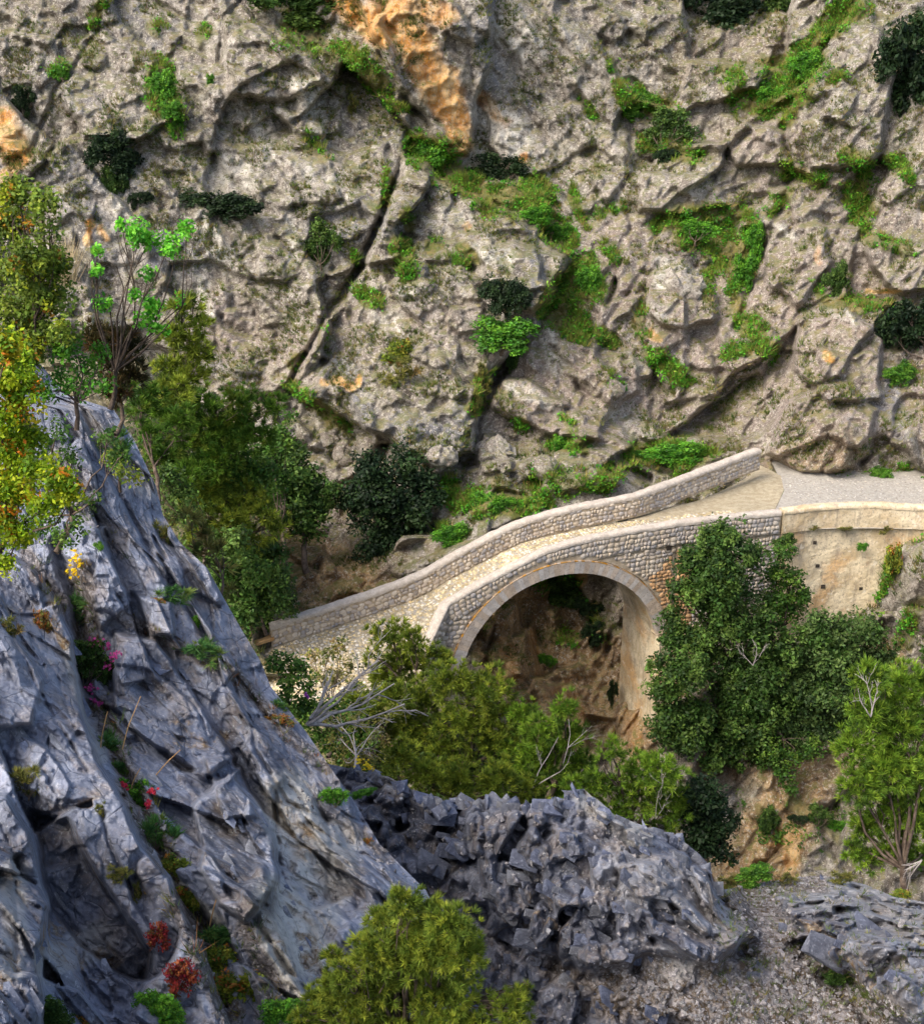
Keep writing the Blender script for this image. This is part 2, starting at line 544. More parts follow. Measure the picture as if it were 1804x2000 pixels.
M = {
    'lime': mat_limestone(),
    'slate': mat_slate(),
    'rubble': mat_slate('dark_broken_limestone', True),
    'leaf': mat_leaf('leaf'),
    'needle': mat_leaf('needle', 0.28, 0.6, 0.2),
    'petal': mat_leaf('petal', 0.4, 0.7, 0.1),
    'bark': mat_bark('bark', (0.07, 0.05, 0.038), (0.17, 0.13, 0.10)),
    'greybark': mat_bark('pale_dead_wood', (0.30, 0.27, 0.25), (0.55, 0.50, 0.47)),
    'stone': mat_fieldstone(),
    'rust_stone': mat_fieldstone('rust_stained_stone', True),
    'mortar': mat_simple('mortar', (0.36, 0.29, 0.20), (0.52, 0.44, 0.33), 4.0, 0.7, 0.04, (0.26, 0.21, 0.16)),
    'coping': mat_simple('coping_render', (0.46, 0.40, 0.335), (0.60, 0.54, 0.47), 6.0, 0.9, 0.04, (0.26, 0.22, 0.18)),
    'brick': mat_simple('thin_brick', (0.40, 0.25, 0.13), (0.52, 0.36, 0.21), 5.0, 0.5, 0.02, (0.30, 0.2, 0.12), rand=0.15),
    'voussoir': mat_simple('ring_stone', (0.40, 0.345, 0.295), (0.54, 0.475, 0.41), 3.5, 0.6, 0.02, (0.17, 0.15, 0.15), rand=0.10),
    'plaster': mat_plaster(),
    'plaster_pale': mat_plaster('pale_render', 0.15),
    'deck': mat_simple('packed_mortar', (0.36, 0.30, 0.20), (0.50, 0.435, 0.31), 4.0, 0.9, 0.06, (0.23, 0.20, 0.15)),
    'cobble': mat_simple('cobblestone', (0.40, 0.34, 0.235), (0.62, 0.53, 0.38), 4.0, 0.4, 0.02, (0.70, 0.64, 0.52), rand=0.35),
    'gravel': mat_simple('pale_gravel', (0.40, 0.375, 0.335), (0.54, 0.51, 0.455), 7.0, 0.9, 0.05, (0.64, 0.61, 0.56), rand=0.35),
    'chips': mat_simple('stone_chips', (0.17, 0.165, 0.175), (0.33, 0.315, 0.32), 7.0, 0.9, 0.05, (0.55, 0.54, 0.54), rand=0.5),
    'ground': mat_simple('stony_ground', (0.13, 0.12, 0.06), (0.30, 0.255, 0.17), 1.5, 0.9, 0.08, (0.45, 0.41, 0.35)),
    'wood': mat_simple('plank_wood', (0.44, 0.25, 0.10), (0.58, 0.37, 0.18), 4.0, 0.3, 0.01),
    'dark_hole': mat_simple('hole_shade', (0.03, 0.025, 0.02), (0.06, 0.05, 0.04), 4.0, 0.3, 0.01),  # near-black colour standing in for the shade inside the wall holes
    'block': mat_simple('broken_block', (0.11, 0.118, 0.15), (0.215, 0.232, 0.29), 2.2, 1.0, 0.07, (0.32, 0.34, 0.40), rough=0.95, rand=0.15, spec=0.1),
    'slabm': mat_simple('split_slab', (0.16, 0.175, 0.22), (0.30, 0.325, 0.40), 1.6, 0.9, 0.05, (0.45, 0.47, 0.54), rough=0.8, rand=0.1, spec=0.2),
    'limeblock': mat_simple('limestone_boulder', (0.24, 0.205, 0.175), (0.42, 0.38, 0.33), 1.5, 0.9, 0.08, (0.62, 0.59, 0.53), rand=0.12),
}

# ------------------------------------------------------------------ sheets of terrain
class Sheet:
    """surface sampled on a grid whose rows/columns are surveyed in photo pixels; every vertex gets a true distance"""
    def __init__(self, PX, PY, Y):
        self.PX, self.PY, self.Y = PX, PY, Y
        self.P = at(PX, PY, Y)

    def faces(self, rows=None):
        R, C = self.P.shape[:2]
        i = np.arange(R * C).reshape(R, C)
        return np.stack([i[:-1, :-1], i[1:, :-1], i[1:, 1:], i[:-1, 1:]], -1).reshape(-1, 4)

    def normals(self):
        du = np.gradient(self.P, axis=1); dv = np.gradient(self.P, axis=0)
        n = np.cross(dv, du)
        n /= np.linalg.norm(n, axis=-1, keepdims=True) + 1e-9
        return n


class FarSheet(Sheet):
    def __init__(self, xs, ys, Y):
        PX, PY = np.meshgrid(xs, ys)
        super().__init__(PX, PY, Y)
        self.xs, self.ys = xs, ys
        self.N = self.normals()

    def idx(self, px, py):
        c = np.clip(np.round(np.interp(px, self.xs, np.arange(len(self.xs)))).astype(int), 0, len(self.xs) - 1)
        r = np.clip(np.round(np.interp(py, self.ys, np.arange(len(self.ys)))).astype(int), 0, len(self.ys) - 1)
        return r, c

    def pos(self, px, py):
        return self.P[self.idx(px, py)]

    def nor(self, px, py):
        return self.N[self.idx(px, py)]


class WarpSheet(Sheet):
    """axis 'x': rows at py, columns from x0 to crest(py).  axis 'y': columns at px, rows from crest(px) down to y1."""
    def __init__(self, axis, lin, other_fixed, crest, n, depth):
        self.axis, self.lin, self.fix, self.crest, self.n = axis, lin, other_fixed, crest, n
        t = np.linspace(0, 1, n)
        if axis == 'x':
            PY, T = np.meshgrid(lin, t, indexing='ij')
            cr = np.interp(PY, *crest)
            PX = other_fixed + (cr - other_fixed) * T
        else:
            T, PX = np.meshgrid(t, lin, indexing='ij')
            cr = np.interp(PX, *crest)
            PY = cr + (other_fixed - cr) * T
        self.T = T
        Y = depth(PX, PY)
        super().__init__(PX, PY, Y)
        self.N = self.normals()

    def idx(self, px, py):
        px = np.asarray(px, float); py = np.asarray(py, float)
        if self.axis == 'x':
            r = np.round(np.interp(py, self.lin, np.arange(len(self.lin)))).astype(int)
            cr = np.interp(py, *self.crest)
            c = np.clip(np.round((px - self.fix) / (cr - self.fix) * (self.n - 1)), 0, self.n - 1).astype(int)
            return r, c
        c = np.round(np.interp(px, self.lin, np.arange(len(self.lin)))).astype(int)
        cr = np.interp(px, *self.crest)
        r = np.clip(np.round((py - cr) / (self.fix - cr) * (self.n - 1)), 0, self.n - 1).astype(int)
        return r, c

    def pos(self, px, py):
        return self.P[self.idx(px, py)]

    def nor(self, px, py):
        return self.N[self.idx(px, py)]

    def with_skirt(self, back, drop, steps=24, amp=0.5, seed=3):
        """the side of the ridge that faces away from us"""
        P = self.P
        if self.axis == 'x':
            edge = P[:, -1]                           # (R,3)
        else:
            edge = P[0]
        k = (np.arange(1, steps + 1) / steps)[:, None]
        rows = []
        for t in k[:, 0]:
            q = edge + np.array(back)[None] * t + np.array([0, 0, -drop]) * t
            nz = vnoise(q * 0.9, seed)[:, None] * amp * min(1, t * 5)
            rows.append(q + nz * np.array([0.5, 0.5, 0.5]))
        S = np.stack(rows)                             # (steps, R, 3)
        if self.axis == 'x':
            return np.concatenate([P, np.transpose(S, (1, 0, 2))], 1)
        return np.concatenate([S[::-1], P], 0)


def grid_faces(P):
    R, C = P.shape[:2]
    i = np.arange(R * C).reshape(R, C)
    return np.stack([i[:-1, :-1], i[1:, :-1], i[1:, 1:], i[:-1, 1:]], -1).reshape(-1, 4)


def soften(a, n=1):
    for _ in range(n):
        p = np.pad(a, 1, 'edge')
        a = 0.25 * p[:-2, 1:-1] + 0.5 * p[1:-1, 1:-1] + 0.25 * p[2:, 1:-1]
        p = np.pad(a, 1, 'edge')
        a = 0.25 * p[1:-1, :-2] + 0.5 * p[1:-1, 1:-1] + 0.25 * p[1:-1, 2:]
    return a


def warp_px(PX, PY, P, amp, freq, seed):
    q = P.reshape(-1, 3) * freq
    a = par(fbm, q, 4, seed).reshape(PX.shape)
    b_ = par(fbm, q + 57.3, 4, seed + 5).reshape(PX.shape)
    return PX + a * amp, PY + b_ * amp

# ================================================================== FAR CLIFF
FAR_PTS = [
    (-400, -250, 78), (0, -250, 76), (450, -250, 78), (900, -250, 80), (1400, -250, 84), (2200, -250, 82),
    (-400, 0, 72), (0, 0, 71), (300, 0, 72), (600, 0, 73.5), (850, 0, 73), (1100, 0, 75), (1500, 0, 77), (1804, 0, 75), (2200, 0, 74),
    (-400, 300, 67), (0, 300, 66.5), (300, 300, 67.5), (600, 300, 69), (850, 300, 70), (1100, 300, 71), (1500, 250, 71.5), (1804, 250, 70),
    (0, 550, 63), (300, 500, 64.5), (550, 500, 66), (800, 450, 66.5), (1100, 480, 66.5), (1350, 450, 68), (1500, 500, 66.5), (1804, 500, 65),
    (0, 800, 61), (300, 740, 62), (500, 740, 62.5), (700, 640, 63), (1050, 640, 62.5), (1300, 640, 63.5), (1500, 700, 62), (1804, 700, 60.5), (2200, 700, 59),
    (500, 850, 59.5), (750, 840, 59), (900, 860, 58.5), (1050, 850, 58.2), (1250, 830, 60), (1400, 850, 59.5), (1480, 870, 58.3), (1600, 850, 56.8), (1804, 850, 56.4), (2200, 850, 56),
    (1300, 900, 57.5), (1430, 880, 57.8), (1380, 905, 56.6), (1200, 950, 54.2), (1530, 945, 55.6), (1650, 945, 55.6), (1804, 945, 55.6), (2200, 945, 55),
    (450, 1000, 57), (700, 980, 56.5), (900, 950, 55.5), (1050, 960, 53.8), (1000, 1000, 52.2), (900, 1050, 52), (800, 1110, 52), (650, 1080, 55), (700, 1160, 52.5), (560, 1180, 53), (450, 1250, 52),
    (1600, 1000, 55.4), (1804, 1000, 52), (1450, 1000, 55.4), (1250, 1000, 54.5), (1300, 1080, 54), (1500, 1100, 53),
    (1100, 1130, 54.5), (1180, 1180, 54), (1000, 1200, 53), (950, 1280, 51), (1100, 1250, 54), (1180, 1300, 53), (1215, 1330, 52), (1050, 1360, 50.5), (1190, 1400, 50.2), (1100, 1500, 49),
    (900, 1400, 49), (400, 1500, 48), (0, 1300, 52), (-400, 1200, 52), (-400, 1900, 48),
    (1240, 1400, 47.6), (1330, 1340, 47.6), (1450, 1300, 48.0), (1600, 1250, 49.2), (1700, 1200, 49.6), (1690, 1100, 51),
    (1500, 1450, 46.5), (1500, 1650, 44.5), (1300, 1600, 45.5), (1720, 1450, 46.5), (1804, 1250, 47.2), (1790, 1060, 48.6), (1850, 1020, 48.2), (2200, 1100, 46),
    (1804, 1600, 43), (2200, 1500, 42), (1500, 1900, 42), (1100, 1900, 43), (2200, 1900, 38), (600, 1900, 44),
]
_far = TPS(FAR_PTS)
xs = np.concatenate([np.arange(-460, -20, 16), np.arange(-20, 1826, 3.1), np.arange(1832, 2300, 16)])
ys = np.concatenate([np.arange(-300, -20, 14), np.arange(-20, 1720, 3.4), np.arange(1724, 1960, 14)])
PX, PY = np.meshgrid(xs, ys)
Y0 = _far(PX, PY)
P0 = at(PX, PY, Y0)
WX, WY = warp_px(PX, PY, P0, 5.0, 0.9, 11)

PLATES = [   # outline of the rock mass in survey pixels, how far it stands forward (m), softness
    ([(790, 300), (900, 372), (965, 400), (1110, 500), (1045, 640), (935, 760), (925, 880), (850, 905), (640, 800), (572, 765), (600, 700), (640, 620), (705, 540), (765, 400)], 3.2, 10),
    ([(-500, -400), (640, -400), (800, 240), (790, 300), (700, 520), (570, 765), (470, 770), (400, 730), (250, 640), (140, 660), (-500, 620)], 1.8, 12),
    ([(640, -80), (960, -80), (962, 120), (936, 170), (918, 300), (880, 300), (830, 232), (780, 170), (730, 60)], 2.6, 9),
    ([(870, -80), (960, -80), (955, 60), (930, 90), (880, 70)], 1.2, 7),
    ([(935, 490), (1000, 470), (1110, 505), (1082, 560), (1042, 612), (960, 570)], 1.8, 7),
    ([(1040, 630), (1130, 650), (1212, 740), (1170, 860), (1080, 850), (960, 800), (1000, 690)], 1.5, 8),
    ([(1265, 540), (1330, 508), (1390, 560), (1402, 625), (1320, 642), (1265, 615)], 1.6, 6),
    ([(1410, 222), (1530, 258), (1536, 320), (1440, 322), (1405, 270)], 1.6, 5),
    ([(1690, -20), (1545, 200), (1532, 330), (1640, 362), (1715, 300), (1745, 150)], 1.8, 8),
    ([(1250, 335), (1380, 340), (1422, 400), (1330, 422), (1250, 410)], 1.4, 6),
    ([(1560, 622), (1640, 588), (1722, 660), (1720, 780), (1620, 785), (1550, 720)], 1.7, 7),
    ([(1500, 880), (1545, 780), (1650, 748), (1712, 800), (1695, 890), (1640, 925), (1560, 925)], 1.7, 10),
    ([(1700, 475), (1804, 478), (1900, 560), (1760, 574), (1700, 522)], 2.0, 6),
    ([(1500, 430), (1600, 400), (1622, 520), (1560, 600), (1490, 545)], 1.2, 9),
    ([(1100, 720), (1240, 680), (1250, 760), (1200, 800)], 0.8, 7),
    ([(1170, 270), (1225, 270), (1240, 330), (1190, 400), (1150, 350)], 1.0, 7),
    ([(440, 30), (560, 60), (640, 150), (560, 200), (450, 180)], 1.2, 8),
    ([(570, 150), (680, 160), (660, 260), (590, 260)], 0.7, 7),
    ([(0, 560), (180, 560), (200, 760), (0, 820)], 0.8, 9),
    ([(1270, 670), (1330, 640), (1390, 690), (1400, 770), (1300, 790)], 1.0, 7),
    ([(1405, 640), (1470, 600), (1520, 660), (1490, 740), (1420, 730)], 1.0, 7),
    ([(1650, 830), (1804, 800), (1900, 900), (1700, 935)], 0.7, 10),
    ([(925, 892), (950, 848), (985, 858), (1008, 920), (940, 926)], 1.3, 5),
    ([(1020, 905), (1050, 878), (1085, 905), (1080, 930), (1030, 935)], 0.9, 5),
    ([(790, 880), (820, 862), (870, 865), (892, 900), (850, 940), (800, 925)], 1.2, 5),
    ([(700, 850), (740, 850), (740, 885), (705, 890)], 0.8, 4),
    ([(535, 1055), (620, 1070), (740, 1160), (700, 1200), (540, 1240)], 1.0, 6),
    ([(960, 1180), (1010, 1180), (1060, 1340), (1130, 1440), (1050, 1480), (960, 1300)], 1.4, 9),
    ([(1330, -80), (1560, -80), (1530, 130), (1345, 118)], -3.2, 9),
    ([(610, 430), (700, 400), (735, 440), (700, 520), (640, 540), (600, 500)], -1.4, 9),
    ([(1145, 1400), (1200, 1405), (1205, 1450), (1150, 1460)], -2.2, 5),
    ([(1060, 1120), (1200, 1125), (1200, 1230), (1100, 1240)], -1.5, 12),
    ([(530, 1040), (640, 1040), (640, 1062), (540, 1062)], -0.8, 5),
    ([(1360, 1490), (1440, 1480), (1450, 1640), (1380, 1660)], -1.0, 8),
]
CRACKS = [
    ([(800, 300), (760, 380), (735, 450), (690, 540), (640, 610), (600, 690), (565, 770)], 11, 1.6),
    ([(1125, 515), (1055, 620), (990, 700), (940, 790), (905, 905)], 26, 1.8),
    ([(1530, 250), (1545, 340), (1520, 420), (1480, 500), (1440, 640)], 13, 1.3),
    ([(1690, -30), (1560, 190), (1480, 240), (1400, 300), (1330, 300), (1230, 320)], 18, 1.3),
    ([(1230, 180), (1235, 330), (1180, 420)], 7, 0.9),
    ([(200, -40), (190, 60), (110, 180), (60, 300)], 9, 0.9),
    ([(430, 120), (440, 30), (500, -40)], 6, 0.8),
    ([(660, 130), (760, 190), (860, 240)], 8, 0.8),
    ([(640, 770), (730, 850), (770, 860)], 7, 0.8),
    ([(660, 880), (700, 850)], 5, 0.7),
    ([(1260, 520), (1180, 640), (1280, 720), (1310, 800), (1470, 870)], 9, 0.7),
    ([(1640, 590), (1560, 600), (1540, 700), (1500, 780)], 9, 0.8),
    ([(760, 420), (860, 470), (960, 560), (1010, 640)], 7, 0.7),
    ([(640, 620), (720, 700), (820, 800), (860, 880)], 6, 0.5),
    ([(1700, 380), (1620, 480), (1640, 590)], 9, 0.8),
]
disp = np.zeros_like(Y0)
for poly, amt, soft in PLATES:
    disp += (0.75 if amt > 0 else 0.6) * amt * poly_mask(WX, WY, poly, soft * 0.6)
for pts, w, dpt in CRACKS:
    disp -= 0.5 * dpt * line_mask(WX, WY, pts, w)

# where relief is held back so that rock meets wall, road and deck cleanly
calm = np.ones_like(Y0)
calm *= 1 - 0.8 * caps_mask(PX, PY, [(1480, 960, 2300, 955, 28), (1240, 985, 1460, 905, 26), (540, 1190, 1000, 1000, 26), (1000, 1000, 1240, 960, 24), (1540, 1130, 1720, 1130, 90), (1360, 1100, 1500, 1100, 110)], 0.5)
Pf = P0.reshape(-1, 3)
# left of the ravine the beds run down to the right, right of it they are blocky
MS = frame_of((0.60, 0.2, -0.78)); MS2 = frame_of((0.62, 0.25, 0.74))
side = smooth(1150, 1350, (PX + 0.35 * (PY - 400)).reshape(-1))[:, None]
q = np.where(side > 0.5, Pf @ MS2, Pf @ MS)
wob = np.stack([par(fbm, Pf * 0.35, 3, 71), par(fbm, Pf * 0.35 + 31, 3, 72), par(fbm, Pf * 0.35 + 77, 3, 73)], 1) * 0.55
a1, e1 = par(facets, (q / [9.0, 4.0, 4.6]) + wob * 0.12, 21, 1.7, 0.5)
a2, e2 = par(facets, (q / [3.2, 1.7, 1.7]) + wob * 0.15, 22, 1.4, 0.6)
a3, e3 = par(facets, (q / [1.25, 0.75, 0.75]) + wob * 0.2, 23, 1.5, 0.7)
a4, e4 = par(facets, (q / [0.50, 0.34, 0.34]) + wob * 0.3, 24, 1.4, 0.8)
fine = par(fbm, Pf * 1.6, 5, 31, 0.55)
rid = par(fbm, Pf * 0.42, 4, 37, 0.5, True)
sh = Y0.shape
rel = (a1 * 0.95 + a2 * 0.46 + a3 * 0.24 + a4 * 0.14).reshape(sh)
rel -= (0.10 * (1 - smooth(0, 0.05, e1)) + 0.07 * (1 - smooth(0, 0.06, e2)) + 0.03 * (1 - smooth(0, 0.13, e3))).reshape(sh)
rel += 0.045 * fine.reshape(sh)
Yd = Y0 - (soften(disp) * (0.25 + 0.75 * calm) + soften(rel, 1) * calm)
# never in front of the bridge, the deck or the road
slopeZ = CAM_H
far = FarSheet(xs, ys, Yd)

GREEN = [  # surveyed green patches on the cliff: x0,y0,x1,y1,radius,(strength)
    (318, 150, 325, 200, 30), (342, 225, 348, 265, 12), (300, 60, 310, 70, 14, .7), (130, 140, 118, 150, 14, .8), (410, 55, 395, 85, 12, .8), (190, 0, 188, 50, 9),
    (560, 60, 660, 110, 22, .8), (660, 90, 740, 160, 24), (700, 110, 735, 150, 18), (760, 190, 790, 210, 10), (600, 280, 640, 300, 14, .8),
    (820, 295, 860, 300, 34), (870, 330, 960, 390, 30), (950, 390, 1060, 400, 26), (1030, 370, 1090, 450, 30), (1100, 450, 1110, 475, 20), (990, 425, 1000, 435, 12),
    (780, 480, 800, 520, 26), (840, 470, 860, 480, 14), (900, 490, 920, 505, 16), (760, 340, 745, 400, 9), (790, 420, 800, 440, 10), (715, 560, 725, 590, 14), (700, 490, 705, 500, 8),
    (1140, 520, 1070, 590, 30), (1170, 560, 1090, 600, 26), (1060, 600, 1150, 640, 24), (1180, 650, 1205, 665, 16), (1120, 380, 1150, 430, 14),
    (1280, 430, 1440, 420, 24), (1340, 460, 1430, 480, 34), (1400, 500, 1440, 540, 26), (1470, 440, 1440, 560, 16), (1390, 540, 1385, 590, 12), (1440, 580, 1450, 640, 16),
    (1430, 200, 1500, 200, 30), (1520, 180, 1600, 110, 30), (1540, 230, 1560, 190, 22), (1620, 60, 1680, 0, 26), (1560, 80, 1640, 60, 18), (1500, 130, 1540, 110, 18), (1410, 140, 1450, 160, 14, .8), (1640, 140, 1620, 160, 10),
    (1240, 200, 1290, 215, 24), (1260, 270, 1360, 300, 24), (1210, 180, 1225, 200, 14), (1190, 130, 1195, 150, 10, .7), (1140, 200, 1150, 240, 10, .7),
    (1550, 340, 1600, 360, 18), (1660, 370, 1700, 400, 18), (1690, 330, 1700, 360, 14), (1680, 410, 1690, 450, 18), (1740, 320, 1780, 360, 14), (1650, 300, 1700, 325, 12),
    (1600, 560, 1650, 590, 16), (1660, 580, 1720, 600, 18), (1700, 470, 1770, 480, 9, .8), (1540, 380, 1500, 420, 10, .8),
    (1470, 640, 1500, 690, 20), (1420, 690, 1460, 680, 16), (1280, 690, 1320, 730, 20), (1330, 720, 1350, 740, 14), (1180, 480, 1200, 520, 12, .7),
    (1240, 600, 1260, 640, 14, .8), (950, 730, 925, 800, 14), (940, 740, 930, 770, 12), (1000, 820, 1010, 830, 10), (1190, 740, 1210, 760, 10, .8), (1090, 820, 1110, 840, 8, .8),
    (1080, 870, 1130, 872, 20), (1250, 890, 1330, 880, 26), (1330, 905, 1370, 890, 18), (1180, 930, 1260, 905, 18, .8), (1120, 940, 1170, 950, 16, .7), (1030, 940, 1050, 970, 20, .9),
    (930, 985, 1010, 990, 26), (870, 960, 900, 985, 22), (870, 1040, 900, 1055, 18), (960, 950, 990, 960, 14, .8), (1010, 1000, 1060, 985, 14), (1050, 910, 1100, 960, 14, .6),
    (1530, 952, 1620, 948, 10), (1630, 945, 1720, 940, 14), (1720, 940, 1804, 938, 10), (1180, 420, 1210, 400, 10, .6),
    (590, 770, 680, 830, 14), (620, 800, 640, 820, 10), (560, 745, 590, 765, 8), (585, 690, 575, 720, 6), (640, 640, 620, 700, 4, .6),
    (1060, 1130, 1110, 1150, 26, .9), (1150, 1180, 1180, 1250, 16, .5), (1080, 1240, 1120, 1260, 12, .6),
    (1720, 1060, 1740, 1100, 10), (1735, 1110, 1720, 1160, 12), (1790, 1180, 1760, 1240, 20, .7), (1790, 1050, 1804, 1040, 10, .7),
    (1550, 1570, 1600, 1600, 14, .7), (1490, 1580, 1500, 1610, 12, .7), (1620, 1600, 1640, 1640, 12, .6),
]
ORANGE = [
    (660, 0, 760, 60, 34), (760, 20, 830, 110, 40), (820, 100, 880, 200, 40), (880, 150, 900, 270, 26), (730, -40, 860, 20, 30, .7), (0, 240, 30, 300, 30), (10, 330, 20, 340, 18, .6),
    (170, 430, 180, 480, 7), (190, 440, 200, 470, 6, .8), (640, 735, 650, 740, 7), (665, 740, 690, 760, 8), (705, 730, 700, 750, 7), (1690, 560, 1760, 572, 6), (1280, 640, 1300, 655, 8, .8),
    (1605, 700, 1620, 712, 6), (1010, 315, 1025, 312, 8, .8), (960, 190, 985, 240, 12, .5), (900, 440, 905, 450, 5, .5),
    (1535, 1640, 1560, 1720, 20), (1500, 1650, 1560, 1640, 16, .7), (985, 1260, 990, 1340, 16, .9), (1130, 1130, 1135, 1170, 12, .9), (1040, 1240, 1050, 1340, 12, .7), (1100, 1340, 1120, 1400, 14, .6), (1230, 1400, 1235, 1460, 16, .6), (1590, 500, 1600, 520, 8, .3),
]
STAIN_SHADE = [  # blue-grey stains, plus shade painted into hollows and beside the orange overhang
    (120, 330, 250, 360, 40), (130, 380, 200, 470, 36), (300, 480, 380, 520, 40), (240, 30, 290, 80, 30, .8), (80, 120, 150, 200, 26, .7), (520, 150, 530, 230, 16, .7), (640, 440, 720, 430, 50),
    (940, -20, 945, 130, 22), (980, 150, 1040, 200, 26, .8), (1050, 500, 1060, 560, 22), (630, 700, 690, 730, 22), (690, 740, 720, 800, 24), (800, 830, 880, 860, 36), (900, 800, 870, 850, 26),
    (1740, 740, 1750, 850, 22), (1710, 780, 1760, 820, 18), (1420, 1540, 1430, 1600, 26), (1400, 1600, 1450, 1680, 24, .8), (1240, 620, 1230, 650, 12, .5), (850, 280, 700, 260, 16, .5), (870, 20, 900, 60, 22, .7),
    (410, 690, 430, 720, 14), (1160, 1420, 1180, 1440, 22),
]
PALE = [
    (590, 170, 620, 220, 32), (430, 320, 480, 340, 36, .8), (500, 250, 520, 290, 18, .8), (400, 430, 430, 500, 26), (250, 380, 220, 440, 20), (660, 350, 690, 370, 18, .7), (395, 560, 400, 620, 12),
    (1000, 40, 1040, 90, 34, .8), (960, 230, 1010, 280, 34), (900, 250, 930, 300, 20, .8), (1100, 60, 1120, 90, 20, .5), (1300, 540, 1370, 560, 30), (1260, 600, 1300, 610, 16, .8), (940, 490, 990, 510, 20),
    (1060, 640, 1090, 700, 26), (1000, 740, 1060, 780, 18, .7), (1220, 820, 1260, 840, 26, .7), (1240, 690, 1260, 720, 14, .6), (1520, 440, 1530, 460, 12), (1640, 590, 1660, 620, 20, .8), (1330, 830, 1345, 860, 14, .8),
    (870, 420, 900, 430, 18, .6), (560, 420, 570, 520, 12, .8), (540, 280, 600, 330, 18, .5), (790, 560, 760, 640, 16, .6), (1640, 180, 1630, 200, 14, .6), (720, 600, 740, 650, 12, .6), (1755, 760, 1760, 860, 7, .8), (870, 880, 885, 890, 12, .8),
    (200, 350, 280, 480, 16, .5), (1480, 860, 1540, 930, 14, .4), (330, 740, 560, 720, 16, .35),
]
TAN = [
    (1060, 1220, 1190, 1360, 80, .9), (1000, 1180, 1030, 1300, 60, .95), (1180, 1380, 1240, 1440, 50, .9),
    (560, 1070, 700, 1170, 70, .95), (640, 1180, 560, 1220, 40, .9), (960, 1220, 1060, 1400, 60, .9), (1060, 1400, 1140, 1440, 40, .7), (1220, 1280, 1230, 1480, 34, .8), (1560, 1560, 1480, 1700, 80, .9), (1500, 1500, 1560, 1560, 50, .6),
    (1620, 900, 1500, 930, 50, .35), (1400, 1480, 1700, 1500, 60, .5), (1700, 1240, 1740, 1280, 30, .5),
]
BROWN = [  # brown rock, plus shade painted into the deep hollow at the cliff top
    (1080, 1150, 1180, 1210, 60, .8), (1100, 1250, 1190, 1300, 40, .4), (560, 1050, 640, 1045, 18, .9), (700, 1000, 760, 1100, 50, .7), (560, 980, 620, 1040, 30, .7), (1170, 1430, 1180, 1440, 26, .8),
    (1600, 850, 1660, 890, 46, .45), (1690, 870, 1660, 900, 24, .6), (1440, 1480, 1560, 1490, 36, .7), (1640, 1480, 1560, 1560, 30, .7), (1460, 100, 1500, 130, 40, .5), (1340, 120, 1500, 60, 50, .5), (840, 1000, 860, 1080, 26, .6),
    (850, 900, 870, 960, 20, .5), (1700, 1300, 1740, 1400, 40, .6),
]
PINK = [(1270, 560, 1750, 700, 170, .9), (1050, 760, 1500, 800, 130, .9), (1500, 300, 1700, 450, 110, .6), (400, 640, 560, 700, 70, .7), (600, 640, 900, 640, 60, .4), (1100, 620, 1400, 650, 80, .7), (1600, 850, 1700, 900, 80, .7)]
W2X, W2Y = warp_px(PX, PY, P0, 15.0, 0.6, 91)
mask = lambda L: caps_mask(W2X, W2Y, L)
GM = mask(GREEN)
mA = np.stack([GM, mask(ORANGE), mask(STAIN_SHADE), mask(PALE)], -1).reshape(-1, 4)
mB = np.stack([mask(TAN), mask(BROWN), np.zeros_like(GM), mask(PINK)], -1).reshape(-1, 4)
link('cliff', make_mesh('cliff', far.P.reshape(-1, 3), far.faces()[:, ::-1], [M['lime']], False, {'mask_a': mA, 'mask_b': mB}), kind='structure')

# ================================================================== LEFT BANK (ground under the pines, bridge's left end)
bank_cr = (np.array([700, 820, 900, 1000, 1080, 1150, 1200, 1250, 1318, 1324, 1332, 1345, 1430, 1510, 1640, 1760, 2000], float),
           np.array([300, 430, 480, 505, 512, 520, 510, 492, 540, 835, 880, 915, 1000, 1100, 1240, 1400, 1600], float))
_bank = TPS([(-300, 700, 50), (300, 720, 54), (430, 820, 55), (500, 1000, 50), (200, 1000, 46), (350, 1100, 46), (510, 1180, 46.0), (490, 1245, 44.8), (300, 1250, 43), (-300, 1200, 42),
             (480, 1330, 42.8), (560, 1390, 41.2), (640, 1400, 40.6), (723, 1370, 40.9), (790, 1330, 41.8), (848, 1290, 42.8), (620, 1430, 39.5), (900, 1390, 40.2), (650, 1490, 37.5), (1000, 1450, 40), (1150, 1560, 38), (900, 1560, 36), (1300, 1700, 36), (700, 1600, 34), (500, 1500, 37), (300, 1600, 34), (-300, 1600, 34), (900, 1900, 28), (1500, 1950, 30), (-300, 2000, 28)], 20)


def bank_depth(x, y):
    Y = _bank(x, y)
    p = at(x, y, Y).reshape(-1, 3)
    v, e = par(facets, p / 1.3, 41, 0.8)
    return Y - 0.28 * v.reshape(x.shape) - 0.25 * par(fbm, p * 0.8, 5, 42).reshape(x.shape)


bank = WarpSheet('x', np.arange(700, 2000, 8.0), -350, bank_cr, 150, bank_depth)
BP = bank.with_skirt((0.3, 3.0, 0), 9, 14, 0.4, 5)
link('hillside', make_mesh('hillside', BP.reshape(-1, 3), grid_faces(BP)[:, ::-1], [M['ground']]), kind='structure')

